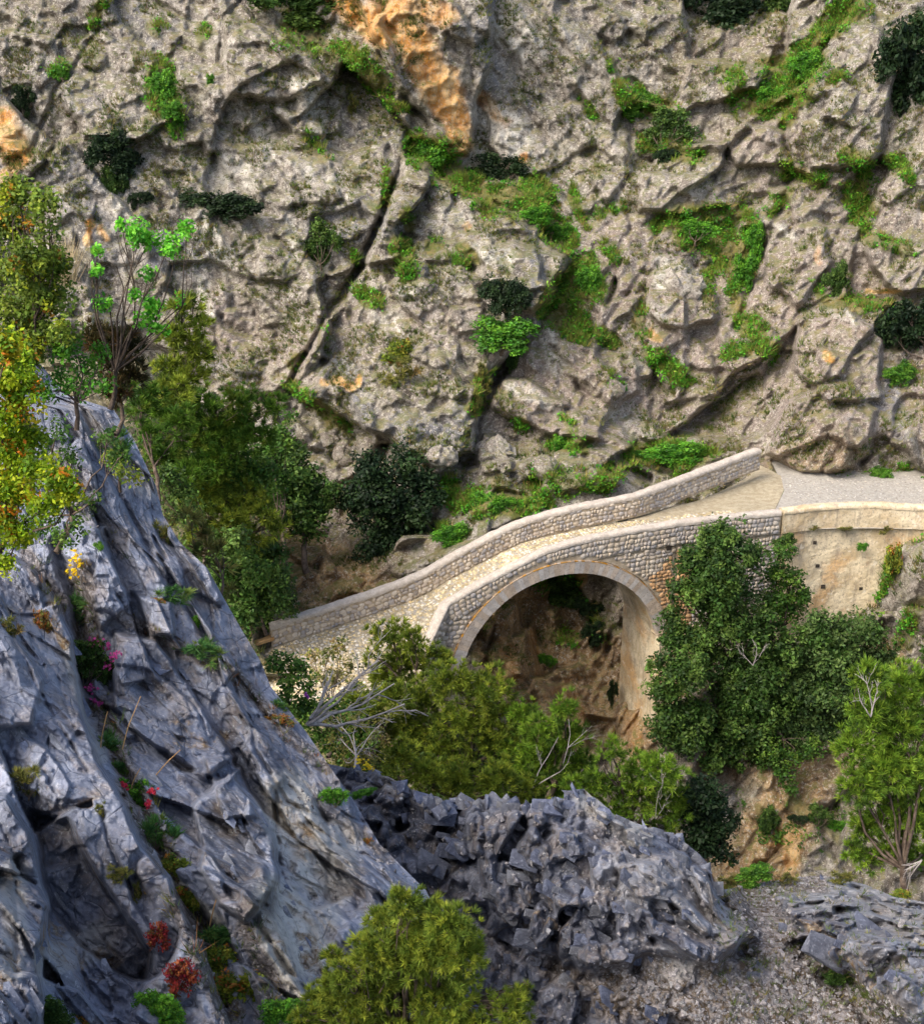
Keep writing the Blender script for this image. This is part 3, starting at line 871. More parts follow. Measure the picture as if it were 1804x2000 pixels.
# ================================================================== NEAR LEFT CLIFF (blue-grey slabs)
near_cr = (np.array([700, 770, 800, 860, 950, 1005, 1060, 1110, 1170, 1230, 1290, 1340, 1430, 1500, 1560, 1600, 1650, 1690, 1740, 1800, 1850, 1950, 2060, 2250], float),
           np.array([70, 128, 222, 262, 305, 318, 352, 405, 438, 472, 508, 528, 598, 645, 688, 712, 742, 782, 832, 862, 880, 900, 915, 940], float))
_ncy = (np.array([700, 1000, 1340, 1500, 1740, 1950, 2250], float), np.array([27.5, 25.2, 23.0, 21.6, 19.4, 17.8, 15.5]))


def _near(x, y):
    cx = np.interp(y, *near_cr)
    d = cx - x
    return np.interp(y, *_ncy) - 0.0042 * d - 1.2 * smooth(0, 130, d) + 0.5 * np.sin(d / 95.0 + y / 260.0)


SLAB2 = [(-600, 1060), (20, 1085), (60, 1110), (100, 1150), (145, 1250), (152, 1350), (190, 1475), (240, 1570), (282, 1660), (330, 1712), (362, 1780), (402, 1860), (445, 1995), (520, 2300), (-600, 2300)]
SLAB2B = [(-600, 1090), (0, 1135), (35, 1200), (70, 1310), (95, 1400), (60, 1480), (-600, 1500)]
NPL = [
    (SLAB2, 1.5, 5),
    ([(-600, 1520), (12, 1560), (50, 1625), (92, 1775), (74, 1850), (82, 1940), (62, 2010), (60, 2300), (-600, 2300)], 1.5, 4),
    ([(-600, 1140), (0, 1160), (40, 1260), (85, 1330), (60, 1420), (-600, 1430)], 0.5, 5),
    ([(55, 1590), (130, 1600), (215, 1745), (300, 1860), (268, 1950), (240, 2020), (230, 2300), (65, 2300), (88, 1800), (96, 1760)], -0.8, 9),
    ([(380, 1570), (470, 1500), (535, 1640), (542, 1700), (520, 1760), (480, 1800), (430, 1760), (400, 1700)], 0.9, 4),       # dark slab face
    ([(535, 1540), (560, 1520), (700, 1640), (720, 1760), (600, 1900), (560, 1860), (530, 1780), (543, 1700)], -0.3, 6),
    ([(400, 1480), (450, 1480), (500, 1600), (440, 1600)], 0.5, 4),
    ([(230, 1240), (300, 1250), (360, 1330), (460, 1480), (400, 1520), (280, 1440), (220, 1380)], 0.7, 5),
    ([(270, 1170), (330, 1180), (340, 1240), (290, 1245)], 0.5, 4),
    ([(150, 1020), (200, 1030), (260, 1180), (200, 1230), (150, 1120)], 0.5, 5),
    ([(640, 1480), (690, 1500), (700, 1540), (650, 1530)], 0.4, 4),
    ([(590, 1600), (660, 1640), (850, 1760), (760, 1800)], 0.35, 5),
    ([(330, 1000), (352, 1000), (440, 1180), (428, 1190), (330, 1050)], 0.6, 4),
    ([(500, 1690), (512, 1690), (600, 1960), (640, 2100), (560, 2100), (420, 1760), (470, 1760)], 0.4, 5),
]
NCR = [
    ([(160, 800), (230, 960), (320, 1120), (420, 1260)], 8, 0.5), ([(300, 1050), (350, 1150), (430, 1190)], 7, 0.5), ([(110, 1060), (155, 1190), (175, 1400), (250, 1520), (330, 1700), (440, 1850)], 20, 0.8),
    ([(460, 1330), (500, 1460), (560, 1560), (640, 1600)], 6, 0.4), ([(470, 1400), (530, 1400)], 6, 0.35), ([(260, 830), (300, 900), (330, 1000)], 5, 0.3), ([(540, 1540), (545, 1700), (500, 1800), (590, 1930)], 6, 0.5),
    ([(190, 1560), (230, 1680), (260, 1740)], 4, 0.3), ([(0, 1200), (80, 1360), (170, 1500)], 5, 0.3), ([(60, 1240), (100, 1300), (150, 1420)], 4, 0.2),
    ([(620, 1560), (650, 1640), (640, 1760)], 5, 0.3), ([(380, 1190), (450, 1300), (520, 1400)], 6, 0.35), ([(0, 1600), (30, 1700), (30, 1900)], 4, 0.25),
]
crest_dir = at(862, 1740, 19.0) - at(150, 790, 26.0)
MN = frame_of(crest_dir, (0.25, -0.35, 0.9))


def near_depth(x, y):
    Y = _near(x, y)
    P = at(x, y, Y)
    wx, wy = warp_px(x, y, P, 6.0, 1.1, 51)
    d = np.zeros_like(Y)
    for poly, amt, soft in NPL:
        d += amt * poly_mask(wx, wy, poly, soft)
    for pts, w, k in NCR:
        d -= 0.6 * k * line_mask(wx, wy, pts, w)
    p = P.reshape(-1, 3)
    q = p @ MN
    wob = np.stack([par(fbm, p * 0.7, 3, 81), par(fbm, p * 0.7 + 31, 3, 82), par(fbm, p * 0.7 + 77, 3, 83)], 1) * 0.45
    b1, g1 = par(facets, q / [3.0, 1.7, 1.2] + wob * 0.12, 61, 1.6, 0.8)
    b2, g2 = par(facets, q / [1.3, 0.75, 0.5] + wob * 0.2, 62, 1.6, 0.6)
    b3, g3 = par(facets, q / [0.55, 0.36, 0.24] + wob * 0.2, 63, 1.5, 0.6)
    b4, g4 = par(facets, q / [0.20, 0.13, 0.10] + wob * 0.5, 64, 1.2)
    r = b1 * 0.44 + b2 * 0.15 + b3 * 0.075 + b4 * 0.035
    r -= 0.06 * (1 - smooth(0, 0.03, g1)) + 0.03 * (1 - smooth(0, 0.04, g2)) + 0.015 * (1 - smooth(0, 0.10, g3))
    r += 0.045 * par(fbm, p * 3.2, 6, 65, 0.62)
    # the overlapping beds: sawtooth steps across the strata
    b5, g5 = par(facets, q / [0.9, 0.8, 0.30] + wob * 0.3, 68, 1.1)
    r += 0.03 * b5
    rough = 0.75 + 0.5 * smooth(-0.2, 0.5, par(fbm, p * 0.4, 3, 67))
    dd = soften(r.reshape(Y.shape)) * rough.reshape(Y.shape)
    d = soften(d, 2)
    return Y - d - dd


near = WarpSheet('x', np.concatenate([np.arange(700, 2010, 2.6), np.arange(2012, 2250, 10)]), -110, near_cr, 350, near_depth)
NP_ = near.with_skirt((-0.3, 4.0, 0), 12, 20, 0.35, 7)
nskirt = NP_.shape[1] - near.P.shape[1]
NW = warp_px(near.PX, near.PY, near.P, 8.0, 1.2, 95)
nm_ = lambda L: caps_mask(NW[0], NW[1], L)
N_SOIL = [(160, 1120, 180, 1300, 26, .9), (200, 1380, 250, 1520, 22, .9), (260, 1540, 330, 1680, 26, .9), (350, 1760, 450, 1980, 30, .9), (480, 1820, 560, 1990, 24, .8), (240, 1200, 420, 1300, 16, .8), (450, 1310, 540, 1410, 14, .9),
          (540, 1420, 640, 1500, 14, .8), (60, 1090, 120, 1180, 18, .8), (180, 1000, 240, 1080, 14, .5), (620, 1560, 760, 1680, 10, .6), (100, 900, 180, 1000, 30, .6)]
N_PALE = [(560, 1560, 620, 1700, 60, .9), (540, 1760, 600, 1860, 50, 1.0), (660, 1640, 620, 1780, 50, .6), (350, 1730, 420, 1800, 12, 1.0), (510, 1820, 590, 1950, 16, 1.0), (200, 1830, 100, 1880, 40, .5), (30, 1700, 20, 1900, 26, .5), (130, 1270, 200, 1480, 14, .4), (520, 1380, 525, 1410, 7, .9), (150, 800, 300, 960, 20, .3)]
N_RUST = [(350, 1430, 420, 1440, 30, 1.), (560, 1580, 600, 1640, 26, .9), (570, 1840, 640, 1900, 36, 1.), (120, 1830, 200, 1880, 50, .9), (60, 1500, 180, 1560, 30, .6), (0, 1120, 40, 1230, 18, .6), (20, 1860, 0, 1960, 20, .8), (100, 1180, 130, 1260, 12, 1.), (300, 1420, 260, 1500, 16, .5)]
N_DARK = [(430, 1600, 500, 1760, 46, .75), (300, 1360, 350, 1400, 40, .6), (100, 1600, 200, 1700, 60, .75), (440, 1440, 480, 1500, 24, .6), (600, 1640, 690, 1700, 22, .6), (230, 1900, 270, 1880, 34, .6), (20, 1600, 40, 1660, 26, .5), (300, 1240, 330, 1290, 22, .6), (345, 1030, 420, 1180, 9, .7), (330, 1260, 500, 1440, 14, .5), (520, 1470, 560, 1520, 26, .5)]  # painted shade: right-facing slab faces and the underside of the overhang
mA2 = np.stack([nm_(N_SOIL), nm_(N_RUST), nm_(N_DARK), nm_(N_PALE)], -1)
mA2 = np.concatenate([mA2, np.zeros((mA2.shape[0], nskirt, 4))], 1)
link('rock_face', make_mesh('rock_face', NP_.reshape(-1, 3), grid_faces(NP_)[:, ::-1], [M['slate']], False, {'mask_a': mA2.reshape(-1, 4)}), kind='structure')

# ================================================================== RUBBLE RIDGE AND SCREE (front middle and right)
rub_cr = (np.array([520, 640, 700, 760, 800, 840, 870, 905, 940, 985, 1010, 1060, 1100, 1118, 1140, 1162, 1200, 1232, 1280, 1330, 1365, 1385, 1392, 1415, 1445, 1500, 1560, 1610, 1690, 1745, 1804, 1900, 2300], float),
          np.array([1480, 1492, 1505, 1518, 1540, 1562, 1572, 1562, 1570, 1560, 1572, 1568, 1560, 1543, 1541, 1562, 1592, 1604, 1622, 1640, 1668, 1690, 1722, 1738, 1732, 1722, 1714, 1710, 1728, 1752, 1762, 1780, 1800], float))
_rub = TPS([(560, 1480, 29), (640, 1492, 28), (700, 1505, 27.2), (760, 1520, 26.6), (870, 1572, 25.4), (985, 1560, 25), (1130, 1541, 25), (1200, 1592, 24.5), (1330, 1640, 24.2), (1392, 1722, 24), (1445, 1732, 26.5), (1560, 1714, 27), (1700, 1728, 27), (1804, 1762, 26.5), (2300, 1800, 26),
            (760, 1600, 25.2), (700, 1560, 26.2), (750, 1680, 24.3), (900, 1700, 24), (950, 1800, 23), (1000, 1900, 22), (1100, 1700, 23), (1250, 1720, 22.6), (1350, 1800, 22.2), (1150, 1850, 21.7), (1470, 1830, 22.6), (1500, 1770, 24.4), (1300, 1900, 21), (1100, 2000, 20.4), (1400, 1960, 20.4), (1550, 1900, 21.6),
            (1620, 1800, 23.4), (1700, 1850, 21.8), (1804, 1850, 21.6), (1650, 1920, 21.6), (1780, 1960, 20), (1600, 2000, 20.4), (2300, 2000, 20), (1000, 2150, 19.6), (1804, 2200, 18), (700, 2100, 20), (560, 1800, 24), (2300, 2250, 17), (520, 2250, 19)], 12)
RPL = [
    ([(900, 1580), (1130, 1545), (1240, 1620), (1390, 1680), (1480, 1820), (1400, 1880), (1260, 1860), (1150, 1900), (980, 1800)], 0.7, 10),
    ([(1210, 1700), (1330, 1660), (1440, 1760), (1490, 1820), (1390, 1880), (1270, 1830)], 0.7, 6),
    ([(1510, 1760), (1640, 1740), (1900, 1760), (1900, 2100), (1760, 1980), (1690, 1940), (1600, 1850)], 0.9, 6),
    ([(940, 1640), (1060, 1700), (1100, 1800), (1000, 1760)], -0.5, 12), ([(720, 1560), (860, 1600), (900, 1690), (800, 1680)], -0.7, 12),
    ([(1580, 1880), (1640, 1880), (1760, 1990), (1700, 2020)], -0.5, 8),
]


def rub_depth(x, y):
    Y = _rub(x, y)
    P = at(x, y, Y)
    wx, wy = warp_px(x, y, P, 9.0, 1.2, 53)
    d = np.zeros_like(Y)
    for poly, amt, soft in RPL:
        d += amt * poly_mask(wx, wy, poly, soft)
    p = P.reshape(-1, 3)
    q = p @ frame_of((0.55, 0.3, -0.78), (0.2, -0.4, 0.9))
    wob = np.stack([par(fbm, p, 3, 84), par(fbm, p + 31, 3, 85), par(fbm, p + 77, 3, 86)], 1) * 0.4
    b1, g1 = par(facets, q / [1.7, 0.9, 0.75] + wob * 0.3, 66, 1.1)
    b2, g2 = par(facets, q / [0.65, 0.36, 0.27] + wob * 0.4, 67, 1.3)
    b3, g3 = par(facets, q / [0.26, 0.17, 0.13] + wob * 0.5, 68, 1.3)
    scree = caps_mask(wx, wy, [(1480, 1760, 1520, 1900, 50), (1300, 1920, 1700, 1990, 70), (1440, 1740, 1600, 1730, 24), (1180, 1900, 1300, 1950, 30, .7)])
    k = (1 - 0.85 * scree).reshape(-1)
    r = (b1 * 0.72 + b2 * 0.26 + b3 * 0.07 - 0.06 * (1 - smooth(0, 0.10, g1)) - 0.08 * (1 - smooth(0, 0.12, g2))) * k + 0.05 * par(fbm, p * 3, 6, 69, 0.65)
    edge = smooth(0, 14, y - np.interp(x, *rub_cr))
    return Y - soften(d, 2) - soften(r.reshape(Y.shape)) * (0.4 + 0.6 * edge)


rub = WarpSheet('y', np.concatenate([np.arange(560, 1816, 2.9), np.arange(1820, 2300, 14)]), 2250, (rub_cr[0], rub_cr[1]), 250, rub_depth)
# jagged skyline: single blocks stand up a little along the crest
cr_n = par(fbm, rub.P[0] * 2.2, 4, 99)
RP_ = rub.with_skirt((0.0, 4.0, 0), 8, 16, 0.35, 9)
rs = RP_.shape[0] - rub.P.shape[0]
RW = warp_px(rub.PX, rub.PY, rub.P, 9.0, 1.2, 96)
rm_ = lambda L: caps_mask(RW[0], RW[1], L)
R_SOIL = [(1470, 1770, 1560, 1920, 50, 1.), (1200, 1940, 1700, 1990, 60, 1.), (1440, 1740, 1600, 1725, 20, .9), (1080, 1900, 1160, 1920, 26, .8), (1600, 1900, 1720, 1990, 30, .9), (1180, 1900, 1300, 1880, 22, .8), (1380, 1900, 1450, 1880, 24, .9)]
R_PALE = [(1150, 1560, 1250, 1640, 30, .5), (1220, 1700, 1440, 1800, 60, .2), (1560, 1720, 1800, 1800, 50, .3), (700, 1510, 860, 1570, 16, .4), (1300, 1920, 1500, 1980, 60, .5), (1700, 1850, 1800, 1950, 60, .15)]
R_RUST = [(1640, 1860, 1700, 1930, 26, 1.), (1560, 1790, 1620, 1850, 16, .9), (1100, 1790, 1060, 1760, 30, .8), (900, 1880, 1020, 1960, 40, .5)]
R_DARK = [(740, 1590, 860, 1660, 50, .8), (880, 1600, 1100, 1700, 60, .6), (1000, 1700, 1140, 1880, 70, .5), (1620, 1900, 1740, 1990, 20, .6)]  # painted shade on the ridge's shadow face
mR = np.stack([rm_(R_SOIL), rm_(R_RUST), rm_(R_DARK), rm_(R_PALE)], -1)
mR = np.concatenate([np.zeros((rs,) + mR.shape[1:]), mR], 0)
ridge = link('rock_ridge', make_mesh('rock_ridge', RP_.reshape(-1, 3), grid_faces(RP_)[:, ::-1], [M['rubble']], False, {'mask_a': mR.reshape(-1, 4)}), kind='structure')

# ================================================================== small-piece builders
def pillow_variants(n=6, k=8, seed=5):
    """flat-bottomed rounded stones, 22 triangles each, unit size, lying in XY with the face towards +Z"""
    rg = np.random.default_rng(seed)
    out = []
    for i in range(n):
        an = np.linspace(0, 2 * math.pi, k, endpoint=False) + rg.uniform(-0.18, 0.18, k)
        rr = 0.5 * (0.86 + 0.22 * rg.random(k)) / np.maximum(np.abs(np.cos(an)), np.abs(np.sin(an))) ** 0.55
        base = np.stack([np.cos(an) * rr, np.sin(an) * rr, np.full(k, -0.3)], 1)
        top = np.stack([np.cos(an) * rr * 0.72, np.sin(an) * rr * 0.72, 0.42 + 0.16 * rg.random(k)], 1)
        V = np.concatenate([base, top])
        F = []
        for j in range(k):
            a, b_ = j, (j + 1) % k
            F += [(a, b_, k + b_), (a, k + b_, k + a)]
        for j in range(1, k - 1):
            F.append((k, k + j, k + j + 1))
        out.append((V, np.array(F)))
    return out


def block_variants(n=8, seed=6, pts=13, flat=(1, 0.7, 0.42)):
    """angular broken rock: convex hulls"""
    rg = np.random.default_rng(seed)
    out = []
    while len(out) < n:
        p = rg.uniform(-0.5, 0.5, (pts, 3))
        p = np.sign(p) * np.abs(p * 2) ** 0.55 * 0.5 * np.array(flat)
        bm = bmesh.new()
        for q in p: bm.verts.new(q)
        bmesh.ops.convex_hull(bm, input=bm.verts)
        bmesh.ops.delete(bm, geom=[v for v in bm.verts if not v.link_faces], context='VERTS')
        bmesh.ops.triangulate(bm, faces=bm.faces)
        bm.verts.index_update()
        V = np.array([v.co[:] for v in bm.verts]); F = np.array([[v.index for v in f.verts] for f in bm.faces])
        bm.free()
        out.append((V, F))
    return out


PILLOWS = pillow_variants()
BLOCKS = block_variants()
SLABS = block_variants(6, 16, 12, (1, 0.62, 0.24))
ROUNDISH = block_variants(6, 26, 11, (1, 0.8, 0.7))


def join_instances(variants, which, Mx, O):
    """which (n,), Mx (n,3,3) columns = scaled axes, O (n,3)"""
    Vs, Fs, base = [], [], 0
    for v in range(len(variants)):
        m = np.where(which == v)[0]
        if not len(m): continue
        V, F = variants[v]
        W = np.einsum('nij,kj->nki', Mx[m], V) + O[m][:, None, :]
        Fs.append((F[None] + (np.arange(len(m)) * len(V))[:, None, None] + base).reshape(-1, 3))
        Vs.append(W.reshape(-1, 3))
        base += len(m) * len(V)
    return np.concatenate(Vs), np.concatenate(Fs)


def place_pieces(name, variants, which, Mx, O, order, parent, material, limit=300, stuff_name=None, smooth_=False):
    """the largest `limit` become objects that share meshes; the rest one joined part"""
    meshes = [make_mesh(name, V, F, [material], smooth_) for V, F in variants]
    pick = order[:limit]; rest = order[limit:]
    off = np.zeros(3); q_ = parent
    while q_ is not None:
        off = off + np.array(q_.location); q_ = q_.parent
    for i in pick:
        o = bpy.data.objects.new(name, meshes[which[i]])
        m4 = np.eye(4); m4[:3, :3] = Mx[i]; m4[:3, 3] = O[i] - off
        o.parent = parent
        o.matrix_local = Matrix(m4.tolist())
        COL.objects.link(o)
    if len(rest):
        V, F = join_instances(variants, which[rest], Mx[rest], O[rest])
        link(stuff_name or (name + '_fill'), make_mesh(name + '_fill', V - off, F, [material], smooth_), parent, kind='stuff')


def tube(path, radii, sides=6):
    path = np.array(path, float); n = len(path)
    t = np.gradient(path, axis=0); t /= np.linalg.norm(t, axis=1, keepdims=True) + 1e-9
    ref = np.array([0.3, 0.2, 1.0]); ref = np.where(np.abs(t @ ref)[:, None] > 1.0, np.array([1.0, 0, 0]), ref)
    a = np.cross(t, ref); a /= np.linalg.norm(a, axis=1, keepdims=True) + 1e-9
    b_ = np.cross(t, a)
    an = np.linspace(0, 2 * math.pi, sides, endpoint=False)
    ring = path[:, None] + (np.cos(an)[None, :, None] * a[:, None] + np.sin(an)[None, :, None] * b_[:, None]) * np.array(radii)[:, None, None]
    V = ring.reshape(-1, 3)
    i = np.arange(n - 1)[:, None] * sides; j = np.arange(sides)[None]
    j2 = (j + 1) % sides
    F = np.stack([i + j, i + j2, i + sides + j2, i + sides + j], -1).reshape(-1, 4)
    return V, F


class Acc:
    """collects quads"""
    def __init__(self): self.V = []; self.F = []; self.n = 0

    def add(self, V, F):
        self.V.append(np.asarray(V, float)); self.F.append(np.asarray(F) + self.n); self.n += len(V)

    def prism(self, lo, hi):
        """lo, hi: (4,3) corner loops"""
        V = np.concatenate([lo, hi])
        self.add(V, [(3, 2, 1, 0), (4, 5, 6, 7), (0, 1, 5, 4), (1, 2, 6, 5), (2, 3, 7, 6), (3, 0, 4, 7)])

    def mesh(self, name, mat, off=(0, 0, 0), smooth_=False):
        return make_mesh(name, np.concatenate(self.V) - np.array(off), np.concatenate(self.F), [mat], smooth_)


# ================================================================== THE STONE ARCH BRIDGE
A_ = math.radians(19.5)
BT = np.array([math.cos(A_), math.sin(A_), 0]); BN = np.array([-math.sin(A_), math.cos(A_), 0]); UP = np.array([0, 0, 1.0])
BO = at(1100, 1060, 46).copy(); BO[2] = 0
BW = 3.1
_ks = np.array([-16, -13, -10.6, -7.6, -5.4, -4.5, -3.7, -2.1, -0.6, 0.5, 1.8, 4.4, 6.9, 9.4, 14])
_kz = np.array([-5.4, -4.2, -3.28, -2.74, -2.28, -2.02, -1.62, -0.98, -0.45, -0.30, -0.20, -0.13, -0.18, -0.30, -0.30])
_ss = np.linspace(-16, 14, 601); _zz = np.interp(_ss, _ks, _kz)
_kern = np.exp(-np.linspace(-2, 2, 19) ** 2); _kern /= _kern.sum()
_zz = np.convolve(np.pad(_zz, 9, 'edge'), _kern, 'valid')
topz = lambda s_: np.interp(s_, _ss, _zz)
PARH = 0.93


def B(s_, w, z):
    s_ = np.asarray(s_, float)
    return BO + BT * s_[..., None] + BN * np.asarray(w, float)[..., None] + UP * np.asarray(z, float)[..., None]


SC, ZC, RA = 0.085, -5.82, 4.2
bridge = link('stone_bridge', None, label='hump-backed single-arch stone bridge with two rubble parapets crossing the gorge', cat='bridge', loc=BO + UP * -5)
OFF = np.array(bridge.location)


def rough(P, amp, fr, seed):
    q = P.reshape(-1, 3)
    d = np.stack([fbm(q * fr + k * 19.3, 4, seed + k) for k in range(3)], 1) * amp
    return (q + d).reshape(P.shape)


def wall_strip(acc, P2, zt, zb, thick, side, nh=None, amp=0.015, res=0.12):
    """a wall along a plan polyline P2 (n,2) dense; zt, zb arrays; thickness towards `side` normal; closed box with slightly uneven faces"""
    P2 = np.asarray(P2, float)
    t = np.gradient(P2, axis=0); t /= np.linalg.norm(t, axis=1, keepdims=True)
    nrm = np.stack([-t[:, 1], t[:, 0]], 1) * side
    prof = []
    nh = nh or 8
    for k in range(nh + 1):
        f = k / nh
        prof.append(np.concatenate([P2, (zb + (zt - zb) * f)[:, None]], 1))
    for k in range(nh + 1):
        f = 1 - k / nh
        prof.append(np.concatenate([P2 + nrm * thick, (zb + (zt - zb) * f)[:, None]], 1))
    prof.append(prof[0])
    G = np.stack(prof)                        # (rows, n, 3)
    keep = G[-1].copy()
    G = rough(G, amp, 2.3, 401); G[-1] = G[0]
    F = grid_faces(G)
    acc.add(G.reshape(-1, 3), F if side > 0 else F[:, ::-1])
    R, C = G.shape[:2]
    m = nh
    for e in (0, C - 1):                      # end caps
        idx = np.arange(R - 1) * C + e
        L = R - 1
        quads = [(idx[i], idx[i + 1], idx[L - 2 - i], idx[L - 1 - i]) for i in range(L // 2 - 1)]
        acc.add(G.reshape(-1, 3), np.array(quads))


STN = []      # (origin, U, V, N, a, b, h, group) for facing stones


def face_stones(fn, L, hfun, rowh=0.165, seed=0, ok=None, skip=0.0):
    """rows of rubble on a face. fn(u, v) -> point, u along (m), v height above the foot; hfun(u) -> face height"""
    rg = np.random.default_rng(seed)
    res = []
    v = rowh * 0.5
    vmax = max(hfun(u) for u in np.linspace(0, L, 60))
    while v < vmax:
        rh = rowh * rg.uniform(0.8, 1.25)
        u = rg.uniform(0, 0.15)
        while u < L:
            wd = rg.uniform(0.12, 0.30) if rg.random() > 0.25 else rg.uniform(0.08, 0.14)
            uc, vc = u + wd / 2, v + rg.uniform(-0.03, 0.03)
            u += wd + 0.012
            if uc > L or vc + rh * 0.4 > hfun(uc): continue
            if ok is not None and not ok(uc, vc): continue
            if rg.random() < skip: continue
            p = fn(uc, vc); pu = fn(uc + 0.05, vc); pv = fn(uc, vc + 0.05)
            U_ = pu - p; U_ /= np.linalg.norm(U_); V_ = pv - p; V_ /= np.linalg.norm(V_)
            N_ = np.cross(U_, V_); N_ /= np.linalg.norm(N_)
            th = rg.uniform(-0.3, 0.3)
            U2 = U_ * math.cos(th) + V_ * math.sin(th); V2 = np.cross(N_, U2)
            res.append((p, U2, V2, N_, wd * 1.12, rh * rg.uniform(0.98, 1.2), rg.uniform(0.05, 0.085)))
        v += rh * 0.97
    return res


def lay_stones(lst, parent, name, limit, seed, variants=PILLOWS, mat='stone', shuffle=False):
    rg = np.random.default_rng(seed)
    O = np.array([r[0] for r in lst])
    Mx = np.stack([np.stack([r[1] * r[4], r[2] * r[5], r[3] * r[6]], 1) for r in lst])
    which = rg.integers(0, len(variants), len(lst))
    order = np.argsort(-np.array([r[4] * r[5] for r in lst])) if not shuffle else rg.permutation(len(lst))
    place_pieces(name, variants, which, Mx, O, order, parent, M[mat], limit, None, True)


# --- spandrel wall under the near parapet (outer face w = 0)
def extrados(s_):
    d = (RA + 0.53) ** 2 - (s_ - SC) ** 2
    return np.where(d > 0, ZC + np.sqrt(np.maximum(d, 0)), -99)


def foot(s_):
    e = extrados(s_)
    lo = np.where(s_ < SC, -9.0, -7.2)
    return np.where(np.abs(s_ - SC) < RA + 0.25, np.maximum(e, lo), lo)


sg = np.concatenate([np.arange(-9.0, 4.72, 0.11), [4.72]])
acc = Acc(); wall_strip(acc, B(sg, 0 * sg + 0.02, 0 * sg)[:, :2], topz(sg) - PARH - 0.1, np.minimum(foot(sg), topz(sg) - PARH - 0.16), 0.5, 1, nh=10, amp=0.012)
spandrel = link('spandrel_wall', acc.mesh('spandrel_wall', M['mortar'], OFF), bridge)
sg2 = np.concatenate([[4.74], np.arange(4.85, 9.45, 0.15), [9.45]])
acc = Acc(); wall_strip(acc, B(sg2, 0 * sg2 + 0.06, 0 * sg2)[:, :2], topz(sg2) - PARH - 0.1, 0 * sg2 - 7.4, 0.8, 1, nh=12, amp=0.015)
abut = link('abutment_wall', acc.mesh('abutment_wall', M['mortar'], OFF), bridge)
# body of the bridge behind the faces
sb = np.arange(-9.0, 9.5, 0.25)
acc = Acc(); wall_strip(acc, B(sb, 0 * sb + 0.55, 0 * sb)[:, :2], topz(sb) - PARH - 0.12, np.minimum(np.maximum(foot(sb), np.where(np.abs(sb - SC) < RA, ZC + np.sqrt(np.maximum((RA + 0.20) ** 2 - (sb - SC) ** 2, 0)), -9)), topz(sb) - PARH - 0.2), BW - 0.6, 1, nh=4, amp=0.0)
link('fill', acc.mesh('fill', M['mortar'], OFF), bridge)

# --- parapets
def parapet(name, P3, thick, side, extra=None):
    P3 = np.asarray(P3, float)
    acc = Acc(); wall_strip(acc, P3[:, :2], P3[:, 2] - 0.10, P3[:, 2] - PARH - 0.06, thick, side, nh=6, amp=0.012)
    w = link(name, acc.mesh(name, M['mortar'], OFF), bridge)
    t = np.gradient(P3, axis=0)[:, :2]; t /= np.linalg.norm(t, axis=1, keepdims=True)
    nn = np.stack([-t[:, 1], t[:, 0], np.zeros(len(t))], 1) * side
    return w, P3 + nn * thick / 2 - UP * 0.08


def densify(pts, step=0.12, sm=7):
    pts = np.asarray(pts, float)
    d = np.concatenate([[0], np.cumsum(np.linalg.norm(np.diff(pts, axis=0), axis=1))])
    n = int(d[-1] / step)
    u = np.linspace(0, d[-1], n)
    q = np.stack([np.interp(u, d, pts[:, k]) for k in range(pts.shape[1])], 1)
    if sm > 1:
        k = np.hanning(sm + 2)[1:-1]; k /= k.sum(); h = sm // 2
        for c in range(q.shape[1]):
            ext = np.concatenate([q[0, c] - (q[1:h + 1, c][::-1] - q[0, c]), q[:, c], q[-1, c] - (q[-h - 1:-1, c][::-1] - q[-1, c])])
            q[:, c] = np.convolve(ext, k, 'valid')
    return q


# near parapet: wing towards us at the left end, then along the arch to the abutment
wing_end = on_z(836, 1262, -3.35)
s_near = np.arange(-4.55, 9.46, 0.12)
near_line = np.concatenate([[wing_end + (wing_end - B(-4.55, 0, topz(-4.55))) * 0.35], [wing_end], B(s_near, 0 * s_near, topz(s_near))])
near_line = densify(near_line, 0.12, 5)
npar, ncl = parapet('near_parapet', near_line, 0.33, 1)


def add_coping(cl, width, parent, seed):
    h = 0.13
    t = np.gradient(cl, axis=0); t[:, 2] = 0; t /= np.linalg.norm(t, axis=1, keepdims=True)
    nn = np.stack([-t[:, 1], t[:, 0], np.zeros(len(t))], 1)
    prof = [(-0.5, -0.9), (-0.52, -0.2), (-0.42, 0.28), (-0.2, 0.5), (0.05, 0.55), (0.3, 0.46), (0.46, 0.2), (0.52, -0.25), (0.5, -0.9)]
    G = np.stack([cl + nn * (a * width) + UP * (b_ * h) for a, b_ in prof])
    G = rough(G, 0.022, 3.3, 420 + seed); G = rough(G, 0.012, 14.0, 520 + seed)
    acc = Acc(); acc.add(G.reshape(-1, 3), grid_faces(G))
    n = len(cl)
    for e in (0, n - 1):
        i = np.arange(len(prof)) * n + e
        acc.add(G.reshape(-1, 3), [(i[0], i[1], i[7], i[8]), (i[1], i[2], i[6], i[7]), (i[2], i[3], i[5], i[6])])
    o = link('coping', acc.mesh('coping', M['coping'], OFF, True), parent)
    return o


add_coping(ncl, 0.40, npar, 1)
# far parapet
turn = B(4.4, BW, topz(4.4) + 0.16)
far_end = on_z(1474, 872, 0.25)
far_s = np.arange(-10.65, 4.3, 0.12)
zadd = np.interp(far_s, [-10, 0, 4.4], [0, 0.02, 0.16])
far_line = np.concatenate([B(far_s, 0 * far_s + BW, topz(far_s) + zadd), [turn + (far_end - turn) * k for k in (0.02, 0.25, 0.5, 0.75, 1.0)]])
far_line = densify(far_line, 0.12, 13)
fpar, fcl = parapet('far_parapet', far_line, 0.34, -1)
add_coping(fcl, 0.42, fpar, 2)

